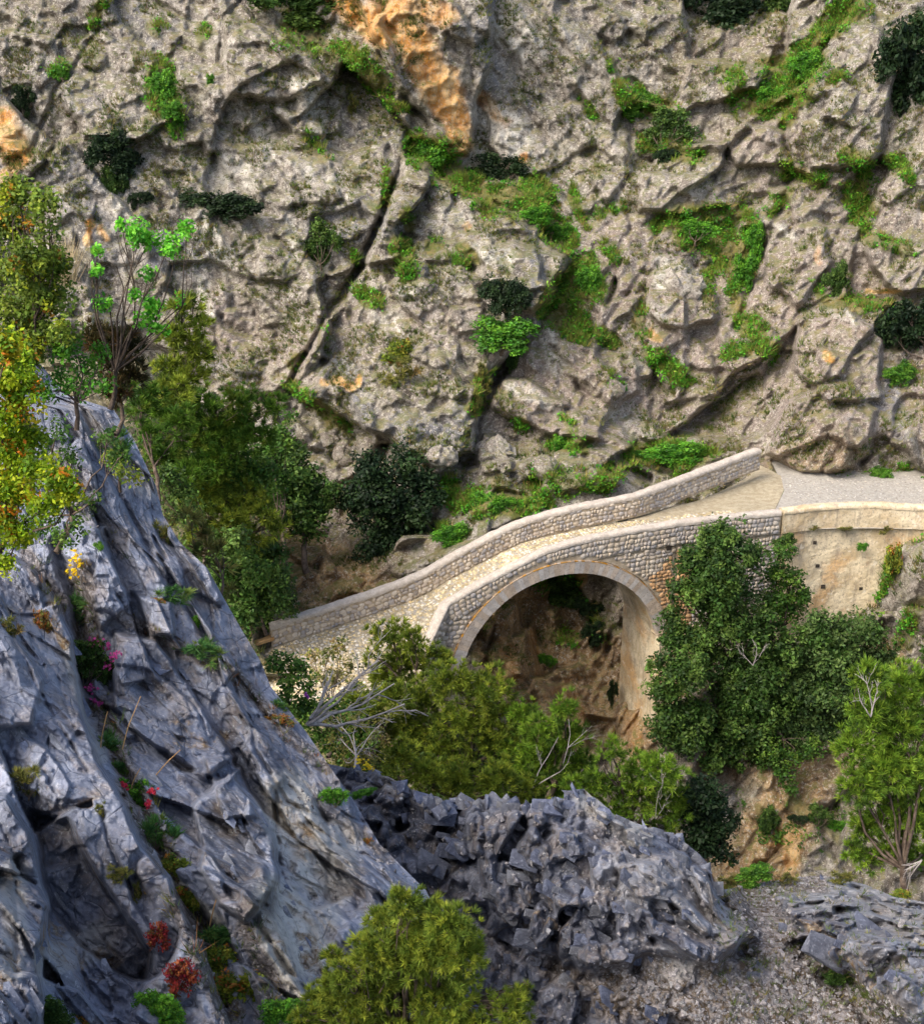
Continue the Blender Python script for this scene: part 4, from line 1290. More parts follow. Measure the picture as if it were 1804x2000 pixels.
# stones on the parapets and spandrel
def path_fn(line, z0f, off, side):
    d = np.concatenate([[0], np.cumsum(np.linalg.norm(np.diff(line[:, :2], axis=0), axis=1))])
    t = np.gradient(line[:, :2], axis=0); t /= np.linalg.norm(t, axis=1, keepdims=True)
    nn = np.stack([-t[:, 1], t[:, 0]], 1) * side

    def fn(u, v):
        x = np.interp(u, d, line[:, 0]) + off * np.interp(u, d, nn[:, 0])
        y = np.interp(u, d, line[:, 1]) + off * np.interp(u, d, nn[:, 1])
        return np.array([x, y, np.interp(u, d, line[:, 2]) + z0f + v])
    return fn, d[-1]


fn, L = path_fn(near_line, -PARH - 0.02, -0.008, 1)
def clear_of_ring(u, v):
    p = fn(u, v) - BO
    s_ = float(p @ BT)
    return not (s_ > -4.6 and p[2] < float(extrados(np.array(s_))) + 0.14)


st = face_stones(fn, L, lambda u: PARH - 0.14, 0.16, 1, ok=clear_of_ring)
lay_stones(st, npar, 'rubble_stone', 180, 2)
fn0, L = path_fn(far_line, -PARH, 0.348, -1)
st = face_stones(fn0, L, lambda u: PARH - 0.16, 0.16, 3)
lay_stones(st, fpar, 'rubble_stone', 260, 4)
st = face_stones(lambda u, v: B(u - 6.5, 0.012, -9.0 + v), 11.2, lambda u: float(topz(u - 6.5)) - PARH - 0.04 + 9.0, 0.17, 5,
                 ok=lambda u, v: (v - 9.0) > float(foot(np.array(u - 6.5))) + 0.17 and (u > 2.2 or v > 5))
def is_rust(r_):
    d = r_[0] - BO; s_ = float(d @ BT); z_ = r_[0][2]
    return 5.6 > s_ > 3.5 + 0.5 * vnoise(np.array([[s_ * 1.3, z_ * 1.3, 0.5]]), 4)[0] and z_ < -1.7 - 0.25 * abs(s_ - 5.2) + 0.5 * vnoise(np.array([[s_ * 2, z_ * 2, 2.5]]), 5)[0]


lay_stones([r_ for r_ in st if not is_rust(r_)], spandrel, 'rubble_stone', 240, 6)
lay_stones([r_ for r_ in st if is_rust(r_)], spandrel, 'rubble_stone', 60, 66, mat='rust_stone')
st = face_stones(lambda u, v: B(u + 4.78, 0.052, -7.2 + v), 4.6, lambda u: float(topz(u + 4.78)) - PARH - 0.04 + 7.2, 0.17, 7)
lay_stones([r_ for r_ in st if not is_rust(r_)], abut, 'rubble_stone', 110, 8)
lay_stones([r_ for r_ in st if is_rust(r_)], abut, 'rubble_stone', 50, 68, mat='rust_stone')
# put-log hole near the joint: a solid block coloured dark for the hole's shade
hp = B(4.45, -0.02, topz(4.45) - 1.05)
acc = Acc()
lo = np.array([B(4.45 + a, b_, topz(4.45) - 1.05 + c_) for a, b_, c_ in ((-0.1, -0.03, -0.09), (0.1, -0.03, -0.09), (0.1, 0.3, -0.09), (-0.1, 0.3, -0.09))])
acc.prism(lo, lo + UP * 0.18)
link('drain_hole', acc.mesh('drain_hole', M['dark_hole'], OFF), bridge)

# --- arch: ring of voussoirs, thin brick course over it, barrel behind
th0, th1 = math.radians(12.5), math.radians(179)
nv = 62
ring = link('arch_ring', None, bridge, loc=(0, 0, 0))
for i in range(nv):
    a, b_ = th0 + (th1 - th0) * i / nv, th0 + (th1 - th0) * (i + 1) / nv
    g = 0.0018
    a += g; b_ -= g
    r0, r1 = RA + random.uniform(-0.006, 0.006), RA + 0.46 + random.uniform(-0.006, 0.006)
    w0 = -0.052 + random.uniform(-0.003, 0.003)
    lo = np.array([B(SC + math.cos(t) * r, w0, ZC + math.sin(t) * r) for t, r in ((a, r0), (b_, r0), (b_, r1), (a, r1))])
    hi = np.array([B(SC + math.cos(t) * r, 0.3, ZC + math.sin(t) * r) for t, r in ((a, r0), (b_, r0), (b_, r1), (a, r1))])
    ac = Acc(); ac.prism(hi, lo)
    link('voussoir', ac.mesh('voussoir', M['voussoir'], OFF), ring)
acc = Acc()
nb = 96
for i in range(nb):
    a, b_ = th0 + (th1 - th0) * i / nb + 0.002, th0 + (th1 - th0) * (i + 1) / nb - 0.002
    r0, r1 = RA + 0.478, RA + 0.512
    lo = np.array([B(SC + math.cos(t) * r, -0.055, ZC + math.sin(t) * r) for t, r in ((a, r0), (b_, r0), (b_, r1), (a, r1))])
    hi = np.array([B(SC + math.cos(t) * r, 0.3, ZC + math.sin(t) * r) for t, r in ((a, r0), (b_, r0), (b_, r1), (a, r1))])
    acc.prism(hi, lo)
link('brick_course', acc.mesh('brick_course', M['brick'], OFF), bridge, kind='stuff')
# mortar bed seen in the joints
acc = Acc()
for i in range(80):
    a, b_ = th0 + (th1 - th0) * i / 80, th0 + (th1 - th0) * (i + 1) / 80
    r0, r1 = RA + 0.008, RA + 0.475
    lo = np.array([B(SC + math.cos(t) * r, -0.043, ZC + math.sin(t) * r) for t, r in ((a, r0), (b_, r0), (b_, r1), (a, r1))])
    hi = np.array([B(SC + math.cos(t) * r, 0.29, ZC + math.sin(t) * r) for t, r in ((a, r0), (b_, r0), (b_, r1), (a, r1))])
    acc.prism(hi, lo)
link('ring_mortar', acc.mesh('ring_mortar', M['mortar'], OFF), bridge)
TH, WW = np.meshgrid(np.linspace(th0, th1, 90), np.linspace(0.3, BW + 0.02, 26))
rr = RA + 0.025 + 0.0 * TH
G = np.stack([B(SC + np.cos(TH) * rr, WW, ZC + np.sin(TH) * rr)])[0]
G = rough(G, 0.018, 1.7, 440)
G2 = B(SC + np.cos(TH) * (RA + 0.22), WW, ZC + np.sin(TH) * (RA + 0.22))
acc = Acc(); acc.add(G.reshape(-1, 3), grid_faces(G)); acc.add(G2.reshape(-1, 3), grid_faces(G2)[:, ::-1])
acc.add(np.concatenate([G[-1], G2[-1]]), [(i, i + 1, 90 + i + 1, 90 + i) for i in range(89)])
link('vault', acc.mesh('vault', M['plaster'], OFF, True), bridge)

# --- springing piers (cream render), right one with a ledge at the springing line
SR = SC + RA * math.cos(th0)
def pier(name, s0, s1, w0, w1, z0, z1, mat, seed):
    acc = Acc()
    ns = 24
    for (p, q, fl) in (((s0, w1), (s0, w0), 0), ((s0, w0), (s1, w0), 0), ((s1, w0), (s1, w1), 0)):
        uu = np.linspace(0, 1, 34); vv = np.linspace(0, 1, 50)
        Ug, Vg = np.meshgrid(uu, vv)
        G = B(p[0] + (q[0] - p[0]) * Ug, p[1] + (q[1] - p[1]) * Ug, z0 + (z1 - z0) * Vg)
        G = rough(G, 0.028, 1.5, seed)
        acc.add(G.reshape(-1, 3), grid_faces(G))
    G = B(*np.meshgrid([s0, s1], [w0, w1]), np.full((2, 2), z1))
    acc.add(G.reshape(-1, 3), grid_faces(G))
    return link(name, acc.mesh(name, mat, OFF), bridge)


pier('pier', SR + 0.03, SR + 1.6, 0.52, BW, -10.5, -4.7, M['plaster'], 450)
pier('pier_plinth', SR - 0.04, SR + 1.5, -0.30, 0.5, -11, ZC + RA * math.sin(th0) - 0.02, M['plaster'], 452)
pier('left_pier', -7.5, SC - RA * 0.995, 0.0, BW, -13, ZC + 0.05, M['mortar'], 455)

# --- deck between the parapets, widening apron at the left end
_wd = wing_end - BO; WS, WWd = float(_wd @ BT), float(_wd @ BN); print('wing', WS, WWd)
AS, AW = [-14, WS - 1.6, WS - 0.5, WS, -4.45, 9.5], [-4.6, -3.9, WWd - 1.2, WWd + 0.15, 0.2, 0.2]


def deck_z(s_, w):
    base = topz(np.clip(s_, -16, 9.4)) - PARH
    return base + (0.10 * np.minimum(w, 0) + 0.22 * np.minimum(w + 1.0, 0)) * smooth(-4, -6, s_)


Sg, Wg = np.meshgrid(np.arange(-14, 9.5, 0.2), np.linspace(0, 1, 40))
wlo = np.interp(Sg, AS, AW)
whi = np.interp(Sg, [-14, -10.6, 9.5], [BW + 0.6, BW - 0.3, BW - 0.3])
Wd = wlo + (whi - wlo) * Wg
G = B(Sg, Wd, deck_z(Sg, Wd) + 0.006 * fbm(np.stack([Sg.ravel(), Wd.ravel(), 0 * Sg.ravel()], 1) * 1.5, 4, 5).reshape(Sg.shape))
Gb = G.copy(); Gb[..., 2] -= 0.4
acc = Acc(); acc.add(G.reshape(-1, 3), grid_faces(G)); acc.add(Gb[:, ::1].reshape(-1, 3), grid_faces(Gb)[:, ::-1])
R_, C_ = G.shape[:2]
acc.add(np.concatenate([G[0], Gb[0]]), [(i, i + 1, C_ + i + 1, C_ + i) for i in range(C_ - 1)])
deck = link('deck', acc.mesh('deck', M['deck'], OFF), bridge)
rg = np.random.default_rng(12)
cob = []
s_ = -12.8
while s_ < 9.2:
    lo_ = float(np.interp(s_, AS, AW)) + 0.15
    w = lo_ + rg.uniform(0, 0.1)
    while w < BW - 0.45:
        sz = rg.uniform(0.09, 0.17)
        ss2 = s_ + rg.uniform(-0.04, 0.04)
        z = float(deck_z(np.array(ss2), np.array(w)))
        dzs = (float(deck_z(np.array(ss2 + 0.1), np.array(w))) - z) / 0.1
        N_ = UP - BT * dzs; N_ /= np.linalg.norm(N_)
        th = rg.uniform(0, 3.14)
        U_ = BT * math.cos(th) + BN * math.sin(th); U_ -= N_ * (U_ @ N_); U_ /= np.linalg.norm(U_)
        cob.append((B(ss2, w, z + 0.0), U_, np.cross(N_, U_), N_, sz, sz * rg.uniform(0.65, 1), rg.uniform(0.035, 0.06)))
        w += sz + 0.02
    s_ += 0.125
lay_stones(cob, deck, 'cobble', 300, 13, mat='cobble')

# ================================================================== PLAZA AND GRAVEL ROAD
def poly_sheet(name, pts, z_of, mat, res=0.25, kind='structure'):
    pts = [tuple(p[:2]) for p in pts]
    xs_ = [p[0] for p in pts]; ys_ = [p[1] for p in pts]
    X, Y = np.meshgrid(np.arange(min(xs_), max(xs_) + res, res), np.arange(min(ys_), max(ys_) + res, res))
    ins = poly_mask(X, Y, pts, 1e-3) > 0.5
    bmx = bmesh.new()
    vs = [bmx.verts.new((p[0], p[1], 0)) for p in pts]
    f = bmx.faces.new(vs)
    bmesh.ops.triangulate(bmx, faces=[f])
    for _ in range(5):
        ed = [e for e in bmx.edges if e.calc_length() > res * 2]
        if not ed: break
        bmesh.ops.subdivide_edges(bmx, edges=ed, cuts=1)
        bmesh.ops.triangulate(bmx, faces=bmx.faces)
    co = np.array([v.co[:] for v in bmx.verts])
    zz = z_of(co[:, 0], co[:, 1])
    for v, z in zip(bmx.verts, zz): v.co.z = z
    bmesh.ops.recalc_face_normals(bmx, faces=bmx.faces)
    for f in bmx.faces:
        if f.normal.z < 0: f.normal_flip()
    me = bpy.data.meshes.new(name); bmx.to_mesh(me); bmx.free(); me.materials.append(mat)
    return link(name, me, kind=kind)


def s_of(x, y):
    return (x - BO[0]) * BT[0] + (y - BO[1]) * BT[1]


def road_z(x, y):
    p = np.stack([x, y, 0 * x], 1)
    return deck_z(np.clip(s_of(x, y), 2, 9.4), 0 * x + 1) - 0.006 + 0.03 * fbm(p * 0.7, 3, 15)


Bp = lambda s_, w: B(np.array(s_), np.array(w), np.array(0.0))
plaza_pts = [Bp(4.0, BW - 0.3), Bp(9.42, 0.3), Bp(9.42, 0.9), (13.83, 53.83), (14.1, 55.6), (12.9, 58.2), (far_end[0], far_end[1] + 0.3), (far_end[0] - 2.6, far_end[1] - 2.6)]
poly_sheet('plaza', plaza_pts, lambda x, y: road_z(x, y) + 0.004, M['deck'])
road_pts = [Bp(9.43, 0.3), (16, 49.6), (20, 49.5), (26, 49.2), (26, 58), (14.12, 58), (13.85, 53.83), Bp(9.43, 0.9)]
poly_sheet('gravel_road', road_pts, lambda x, y: road_z(x, y), M['gravel'])
gx = rg.uniform(13.2, 21, 2200); gy = rg.uniform(49.7, 55.8, 2200)
ok_ = (gx > 14.0) | (gy < 52)
gx, gy = gx[ok_], gy[ok_]
n_ = len(gx)
Og = np.stack([gx, gy, road_z(gx, gy) + 0.01], 1)
an_ = rg.uniform(0, 6.28, n_); sz_ = rg.uniform(0.03, 0.09, n_)
Mg = np.zeros((n_, 3, 3)); Mg[:, 0, 0] = np.cos(an_) * sz_; Mg[:, 1, 0] = np.sin(an_) * sz_; Mg[:, 0, 1] = -np.sin(an_) * sz_; Mg[:, 1, 1] = np.cos(an_) * sz_; Mg[:, 2, 2] = sz_ * 0.5
Vg, Fg = join_instances(ROUNDISH, rg.integers(0, 6, n_), Mg, Og)
link('gravel', make_mesh('gravel', Vg, Fg, [M['gravel']]), kind='stuff')

# ================================================================== CREAM RETAINING WALL
rw0 = Bp(9.47, 0.0)
rwl = densify([(rw0[0], rw0[1], -0.30), (14.5, 49.62, -0.28), (16.3, 49.72, -0.24), (18.4, 49.55, -0.30), (21, 49.2, -0.36), (25, 48.6, -0.4)], 0.15, 9)
rwall = link('retaining_wall', None, label='cream rendered retaining wall carrying the gravel road at the right end of the bridge', cat='retaining wall', loc=(16.3, 49.7, -6.8))
RO = np.array(rwall.location)
acc = Acc(); wall_strip(acc, rwl[:, :2], rwl[:, 2] - 0.06, 0 * rwl[:, 2] - 1.28, 0.36, 1, nh=8, amp=0.02)
link('parapet', acc.mesh('parapet', M['plaster_pale'], RO), rwall)
OFF_save = OFF; OFF = RO
t_ = np.gradient(rwl[:, :2], axis=0); t_ /= np.linalg.norm(t_, axis=1, keepdims=True)
nn_ = np.stack([-t_[:, 1], t_[:, 0], 0 * t_[:, 0]], 1)
add_coping(rwl + nn_ * 0.18 - UP * 0.05, 0.42, rwall, 7).data.materials[0] = M['plaster_pale']
OFF = OFF_save
vv = np.linspace(0, 1, 60)
G = np.stack([np.concatenate([rwl[:, :2] + nn_[:, :2] * (0.10 - 0.28 * (1 - v)), np.full((len(rwl), 1), -7.4 + 6.12 * v)], 1) for v in vv])
q_ = G.reshape(-1, 3)
dsp = 0.03 * fbm(q_ * 0.8, 5, 461) + 0.010 * fbm(q_ * 5.0, 5, 462, 0.6)
G = (q_ + np.array([0.2, -1, 0]) * dsp[:, None]).reshape(G.shape)
WG = G
acc = Acc(); acc.add(G.reshape(-1, 3), grid_faces(G))
link('wall_face', acc.mesh('wall_face', M['plaster'], RO), rwall)
for (px, py, sx, sz) in ((1592, 1062, 0.07, 0.08), (1597, 1107, 0.08, 0.07), (1608, 1148, 0.09, 0.09), (1683, 1153, 0.07, 0.07), (1533, 1041, 0.13, 0.11)):
    c_ = at(px, py, 49.5)
    k_ = np.argmin(np.abs(rwl[:, 0] - c_[0])); yy = rwl[k_, 1] + 0.10 - 0.28 * (1 - (c_[2] + 7.4) / 6.12)
    kk = np.unravel_index(np.argmin(((G[..., [0, 2]] - c_[[0, 2]]) ** 2).sum(-1)), G.shape[:2]); yy = G[kk][1] + 0.075
    lo = np.array([(c_[0] - sx, yy - 0.09, c_[2] - sz), (c_[0] + sx, yy - 0.09, c_[2] - sz * 0.9), (c_[0] + sx, yy + 0.3, c_[2] - sz), (c_[0] - sx, yy + 0.3, c_[2] - sz)])
    ac = Acc(); ac.prism(lo, lo + np.array([[0, 0, sz * 1.9], [0, 0, sz * 1.7], [0, 0, 1.8 * sz], [0, 0, 1.8 * sz]]))
    link('weep_hole', ac.mesh('weep_hole', M['dark_hole'], RO), rwall)  # solid block, its dark colour painted as the shade of the opening

# timber offcut lying where the far parapet ends
p0, p1 = on_z(492, 1262, -3.95), on_z(532, 1248, -3.9)
acc = Acc()
dv = (p1 - p0) / np.linalg.norm(p1 - p0); sv = np.cross(dv, UP)
lo = np.array([p0 - sv * 0.13, p1 - sv * 0.13, p1 + sv * 0.13, p0 + sv * 0.13]); acc.prism(lo, lo + UP * 0.12)
link('wooden_plank', acc.mesh('wooden_plank', M['wood'], p0), label='short tan wooden plank lying at the left end of the far parapet', cat='plank', loc=p0)

# ================================================================== LOOSE AND BROKEN ROCK
def rot_basis(n, rg, base=None, jit=0.5):
    a = rg.normal(0, jit, (n, 3))
    out = np.empty((n, 3, 3))
    Bm = np.eye(3) if base is None else base
    for i in range(n):
        out[i] = np.array(Matrix.Rotation(a[i, 0], 3, 'X') @ Matrix.Rotation(a[i, 1], 3, 'Y') @ Matrix.Rotation(a[i, 2], 3, 'Z')) @ Bm
    return out


rg = np.random.default_rng(33)
MRb = frame_of((0.85, 0.15, -0.5), (0.35, -0.6, 0.72))


def rub_points(n, dens):
    px = rg.uniform(640, 1815, n * 3); py = rg.uniform(1480, 2030, n * 3)
    ok = py > np.interp(px, *rub_cr) + 1
    nearx = np.interp(py, *near_cr)
    ok &= px > nearx - 25
    px, py = px[ok], py[ok]
    k = rg.random(len(px)) < dens(px, py)
    return px[k][:n], py[k][:n]


scree_caps = [(1480, 1760, 1530, 1900, 50), (1300, 1930, 1700, 1990, 60), (1440, 1745, 1600, 1728, 22), (1180, 1900, 1300, 1950, 26)]
# big blocks set in the ridge
px, py = rub_points(300, lambda x, y: 1 - 0.95 * caps_mask(x, y, scree_caps))
sz = np.clip(rg.lognormal(math.log(0.27), 0.5, len(px)), 0.13, 0.85)
sz *= 0.55 + 0.45 * smooth(0, 60, py - np.interp(px, *rub_cr))
R = rot_basis(len(px), rg, MRb, 0.20)
Mx = R * (sz[:, None, None] * np.array([1.3, 1.05, 0.8])[None, None, :])
O = rub.pos(px, py)
O[:, 1] += 0.22 * sz; O[:, 2] -= 0.15 * sz
meshes = BLOCKS + SLABS
place_pieces('rock_block', meshes, rg.integers(0, len(meshes), len(px)), Mx, O, np.argsort(-sz), ridge, M['block'], 300, 'broken_rock')
# crest stones
px = np.sort(rg.uniform(660, 1400, 90)); py = np.interp(px, *rub_cr) + rg.uniform(-2, 8, 90)
O2 = rub.pos(px, py + 8); sz = rg.uniform(0.2, 0.6, 90)
V, F = join_instances(meshes, rg.integers(0, len(meshes), 90), rot_basis(90, rg, MRb, 0.5) * sz[:, None, None], O2)
link('crest_rock', make_mesh('crest_rock', V, F, [M['block']]), ridge, kind='stuff')
# small rubble everywhere, dense on the scree
px, py = rub_points(8000, lambda x, y: 0.10 + 0.9 * caps_mask(x, y, scree_caps, 0.8))
sz = np.clip(rg.lognormal(math.log(0.055), 0.5, len(px)), 0.025, 0.2)
V, F = join_instances(ROUNDISH[:3] + BLOCKS[:4], rg.integers(0, 7, len(px)), rot_basis(len(px), rg, None, 1.5) * sz[:, None, None], rub.pos(px, py))
link('scree', make_mesh('scree', V, F, [M['chips']]), kind='stuff')
# chips lying on the ledges of the near face
px = rg.uniform(60, 860, 9000); py = rg.uniform(900, 2000, 9000)
w_ = caps_mask(px, py, N_SOIL + [(600, 1560, 800, 1720, 20)])
ok = (px < np.interp(py, *near_cr) - 4) & (rg.random(9000) < w_)
px, py = px[ok], py[ok]
sz = np.clip(rg.lognormal(math.log(0.045), 0.5, len(px)), 0.02, 0.15)
V, F = join_instances(BLOCKS[:5], rg.integers(0, 5, len(px)), rot_basis(len(px), rg, None, 1.5) * sz[:, None, None], near.pos(px, py))
link('rock_chips', make_mesh('rock_chips', V, F, [M['chips']]), kind='stuff')
# broken slabs on the near face
px = rg.uniform(20, 850, 1400); py = rg.uniform(820, 2000, 1400)
ok = px < np.interp(py, *near_cr) - 6
px, py = px[ok], py[ok]
okn = par(fbm, near.pos(px, py) * 0.8, 3, 205) > 0.05
px, py = px[okn][:80], py[okn][:80]
sz = np.clip(rg.lognormal(math.log(0.15), 0.45, len(px)), 0.08, 0.34)
meshes2 = SLABS
face_obj = [o for o in COL.objects if o.name == 'rock_face'][0]
place_pieces('rock_slab', meshes2, rg.integers(0, len(meshes2), len(px)), rot_basis(len(px), rg, MN, 0.12) * (sz[:, None, None] * np.array([1.6, 1.1, 0.7])), near.pos(px, py), np.argsort(-sz), face_obj, M['slabm'], 220, 'slab_fragments')

# separate boulders that lie on the slopes
BOUL = [
    (965, 885, 56.6, 42, 38, 'tall pale pointed boulder behind the left part of the bridge, above the green bank'),
    (1062, 910, 55.6, 34, 26, 'grey rounded boulder beside the low curved rock rim above the green bank'),
    (862, 890, 57.2, 34, 26, 'light-topped round boulder at the upper right of the dark oak'),
    (800, 895, 57.4, 22, 16, 'small pale boulder touching the top of the dark oak'),
    (722, 868, 57.8, 20, 22, 'grey boulder at the foot of the central buttress, right of the long dark crack'),
    (672, 885, 57.8, 26, 30, 'slanting grey slab boulder with a dark crack below it, left of the dark oak'),
    (1197, 757, 60.3, 26, 24, 'smooth grey boulder lying halfway down the slope above the bridge crown'),
    (1330, 572, 64.5, 58, 50, 'big pale angular boulder below the large green patch'),
    (640, 860, 58.3, 24, 20, 'small upright boulder among green plants under the buttress'),
]
for px, py, Y_, rx_, ry_, lab in BOUL:
    p = far.pos(px, py); k = scale_at(p)
    bm = bmesh.new(); bmesh.ops.create_icosphere(bm, subdivisions=4, radius=1)
    V = np.array([v.co[:] for v in bm.verts]); F = np.array([[v.index for v in f.verts] for f in bm.faces]); bm.free()
    V = V * np.array([rx_ * k, rx_ * k * 0.8, ry_ * k])
    sd_ = int(px) % 97
    f_, e_ = facets((V + p) / 0.8, sd_, 1.6, 0.3)
    V = V * (0.84 + 0.20 * (f_[:, None]) + 0.10 * fbm((V + p) * 1.6, 4, sd_)[:, None])
    me = make_mesh('boulder', V, F, [M['lime']], False, {'mask_a': np.tile([0, 0, 0, 0.3 if 'pale' in lab or 'light' in lab else 0.0], (len(V), 1)), 'mask_b': np.tile([0, 0, 0, 0.3], (len(V), 1))})
    link('boulder', me, label=lab, cat='boulder', group='boulders lying on the far slope', loc=p + np.array([0, 0.3 * rx_ * k, -0.1]))

# ================================================================== VEGETATION
def hexmix(cols, w, n, rg):
    c = np.array([k for k in cols]); i = rg.choice(len(c), n, p=np.array(w) / sum(w))
    return c[i]


def leaves(C, Dn, per, rad, size, kind, tint, rg):
    """C (n,3) clump centres, Dn (n,3) outward directions, per leaves each; returns V, F (quads or tris), tint per vertex"""
    n = len(C)
    c = np.repeat(C, per, 0); d = np.repeat(Dn, per, 0); t = np.repeat(tint, per, 0)
    N = len(c)
    rnd = rg.normal(0, 1, (N, 3)); rnd /= np.linalg.norm(rnd, axis=1, keepdims=True)
    r = np.repeat(rad, per) if np.ndim(rad) else np.full(N, rad)
    if kind == 'needle':
        dirn = rnd + d * 0.9 + np.array([0, 0, 0.45]); dirn /= np.linalg.norm(dirn, axis=1, keepdims=True)
        st = c + rnd * r[:, None] * 0.25 * rg.random((N, 1))
        L = r * rg.uniform(0.7, 1.25, N)
        w = np.cross(dirn, rg.normal(0, 1, (N, 3))); w /= np.linalg.norm(w, axis=1, keepdims=True) + 1e-9
        w *= (size * 0.83) * rg.uniform(0.7, 1.3, (N, 1))
        V = np.stack([st - w, st + w, st + dirn * L[:, None]], 1)
        F = np.arange(N * 3).reshape(N, 3)
        tv = np.repeat(t, 3, 0)
        return V.reshape(-1, 3), F, tv
    if kind == 'blade':
        dirn = rnd * 0.55 + d * 0.35 + np.array([0, 0, 0.9]); dirn /= np.linalg.norm(dirn, axis=1, keepdims=True)
        st = c + rnd * r[:, None] * 0.35 * np.array([1, 1, 0.1])
        L = r * rg.uniform(0.7, 1.6, N)
        w = np.cross(dirn, rg.normal(0, 1, (N, 3))); w /= np.linalg.norm(w, axis=1, keepdims=True) + 1e-9
        w *= (size * 0.5)
        V = np.stack([st - w, st + w, st + dirn * L[:, None] + np.array([0, 0, -0.2]) * (L ** 2)[:, None]], 1)
        return V.reshape(-1, 3), np.arange(N * 3).reshape(N, 3), np.repeat(t, 3, 0)
    p = c + rnd * r[:, None] * rg.random((N, 1)) ** 0.4
    nrm = rg.normal(0, 1, (N, 3)) * 0.75 + d * 0.6 + np.array([0, -0.15, 0.55]); nrm /= np.linalg.norm(nrm, axis=1, keepdims=True)
    ax = np.cross(nrm, rg.normal(0, 1, (N, 3))); ax /= np.linalg.norm(ax, axis=1, keepdims=True) + 1e-9
    ay = np.cross(nrm, ax)
    s_ = 1.42 * size * rg.uniform(0.65, 1.35, (N, 1))
    V = np.stack([p - ax * s_ * 0.5, p - ay * s_ * 0.27, p + ax * s_ * 0.5, p + ay * s_ * 0.27], 1)
    return V.reshape(-1, 3), np.arange(N * 4).reshape(N, 4), np.repeat(t, 4, 0)


DMN, DML = 11.3, 13.2
TRI = [0]


def crown_arrays(blobs, kind, rg, size, per, clump_r, dens, cols, wts, gap=0.25, gap_f=1.0, under=0.55):
    """blobs: list of (centre, (rx,ry,rz)). clumps sit in the outer shell of every blob with gaps between."""
    Cs, Ds, Ts, Rs = [], [], [], []
    for bi, (c, r) in enumerate(blobs):
        r = np.array(r, float) * np.ones(3)
        area = (r[0] * r[2])
        n = max(8, int(dens * (DMN if kind == 'needle' else DML) * area / clump_r ** 2))
        u = rg.normal(0, 1, (n, 3)); u /= np.linalg.norm(u, axis=1, keepdims=True)
        low = ((u[:, 2] < -0.25) & (rg.random(n) > under * 0.7)) | ((u[:, 1] > 0.45) & (rg.random(n) > 0.6))
        u = u[~low]; n = len(u)
        rad_ = (rg.random(n) ** 0.45) * (1 + 0.36 * vnoise(u * 2.4 + bi * 7.7, 5))
        p = np.array(c) + u * r * rad_[:, None]
        g = vnoise(p * gap_f + bi * 3.1, 9)
        k = g > -gap - 0.25 * (rad_ < 0.5)
        k |= rg.random(n) < 0.3
        p, u = p[k], u[k]
        n = len(p)
        cw = np.cumsum(np.array(wts, float) / sum(wts))
        un = np.clip(0.5 + 0.62 * vnoise(p * (0.42 / clump_r) + bi, 25) + rg.normal(0, 0.17, n), 0, 0.9999)
        base = np.array(cols)[np.searchsorted(cw, un).clip(0, len(cols) - 1)]
        val = (0.82 + 0.36 * rg.random((n, 1))) * (1 + 0.18 * vnoise(p * 0.8, 15))[:, None]
        Cs.append(p); Ds.append(u); Ts.append(base * val); Rs.append(np.full(n, clump_r) * rg.uniform(0.6, 1.3, n))
    C = np.concatenate(Cs); D = np.concatenate(Ds); T = np.concatenate(Ts); R = np.concatenate(Rs)
    T = np.concatenate([T, np.ones((len(T), 1))], 1)
    TRI[0] += len(C) * per * (2 if kind == 'leaf' else 1)
    return leaves(C, D, per, R, size, kind, T, rg), C


def bend(p, q, rg, sag=0.12, n=6):
    t = np.linspace(0, 1, n)[:, None]
    L = np.linalg.norm(q - p)
    off = rg.normal(0, 1, 3) * L * sag
    return p + (q - p) * t + off * np.sin(t * math.pi) + rg.normal(0, L * 0.018, (n, 3)) * np.sin(t * math.pi)


def wood_arrays(base, blobs, clumps, rg, tr, twigs=7, fork=0.45):
    acc = Acc()
    bc = np.array([b_[0] for b_ in blobs]); br = np.array([np.mean(np.array(b_[1]) * np.ones(3)) for b_ in blobs])
    ctr = (bc * br[:, None]).sum(0) / br.sum()
    ctr = ctr + np.array([0, 1.0 * br.mean(), 0])
    fk = base + (ctr - base) * fork + rg.normal(0, 0.1, 3)
    V, F = tube(bend(base, fk, rg, 0.06), np.linspace(tr, tr * 0.72, 6), 7); acc.add(V, F)
    for c, r in zip(bc, br):
        p = bend(fk, c + np.array([0, 0.7 * r, 0]), rg, 0.08)
        V, F = tube(p, np.linspace(tr * 0.42, tr * 0.14, 6), 5); acc.add(V, F)
        if clumps is not None and len(clumps):
            d = np.linalg.norm(clumps - c, axis=1)
            m = np.where(d < r * 1.15)[0]
            if len(m):
                for j in rg.choice(m, min(len(m), twigs), replace=False):
                    st = p[rg.integers(3, 6)]
                    V, F = tube(bend(st, clumps[j], rg, 0.1, 4), np.linspace(tr * 0.16, tr * 0.04, 4), 4); acc.add(V, F)
    return acc


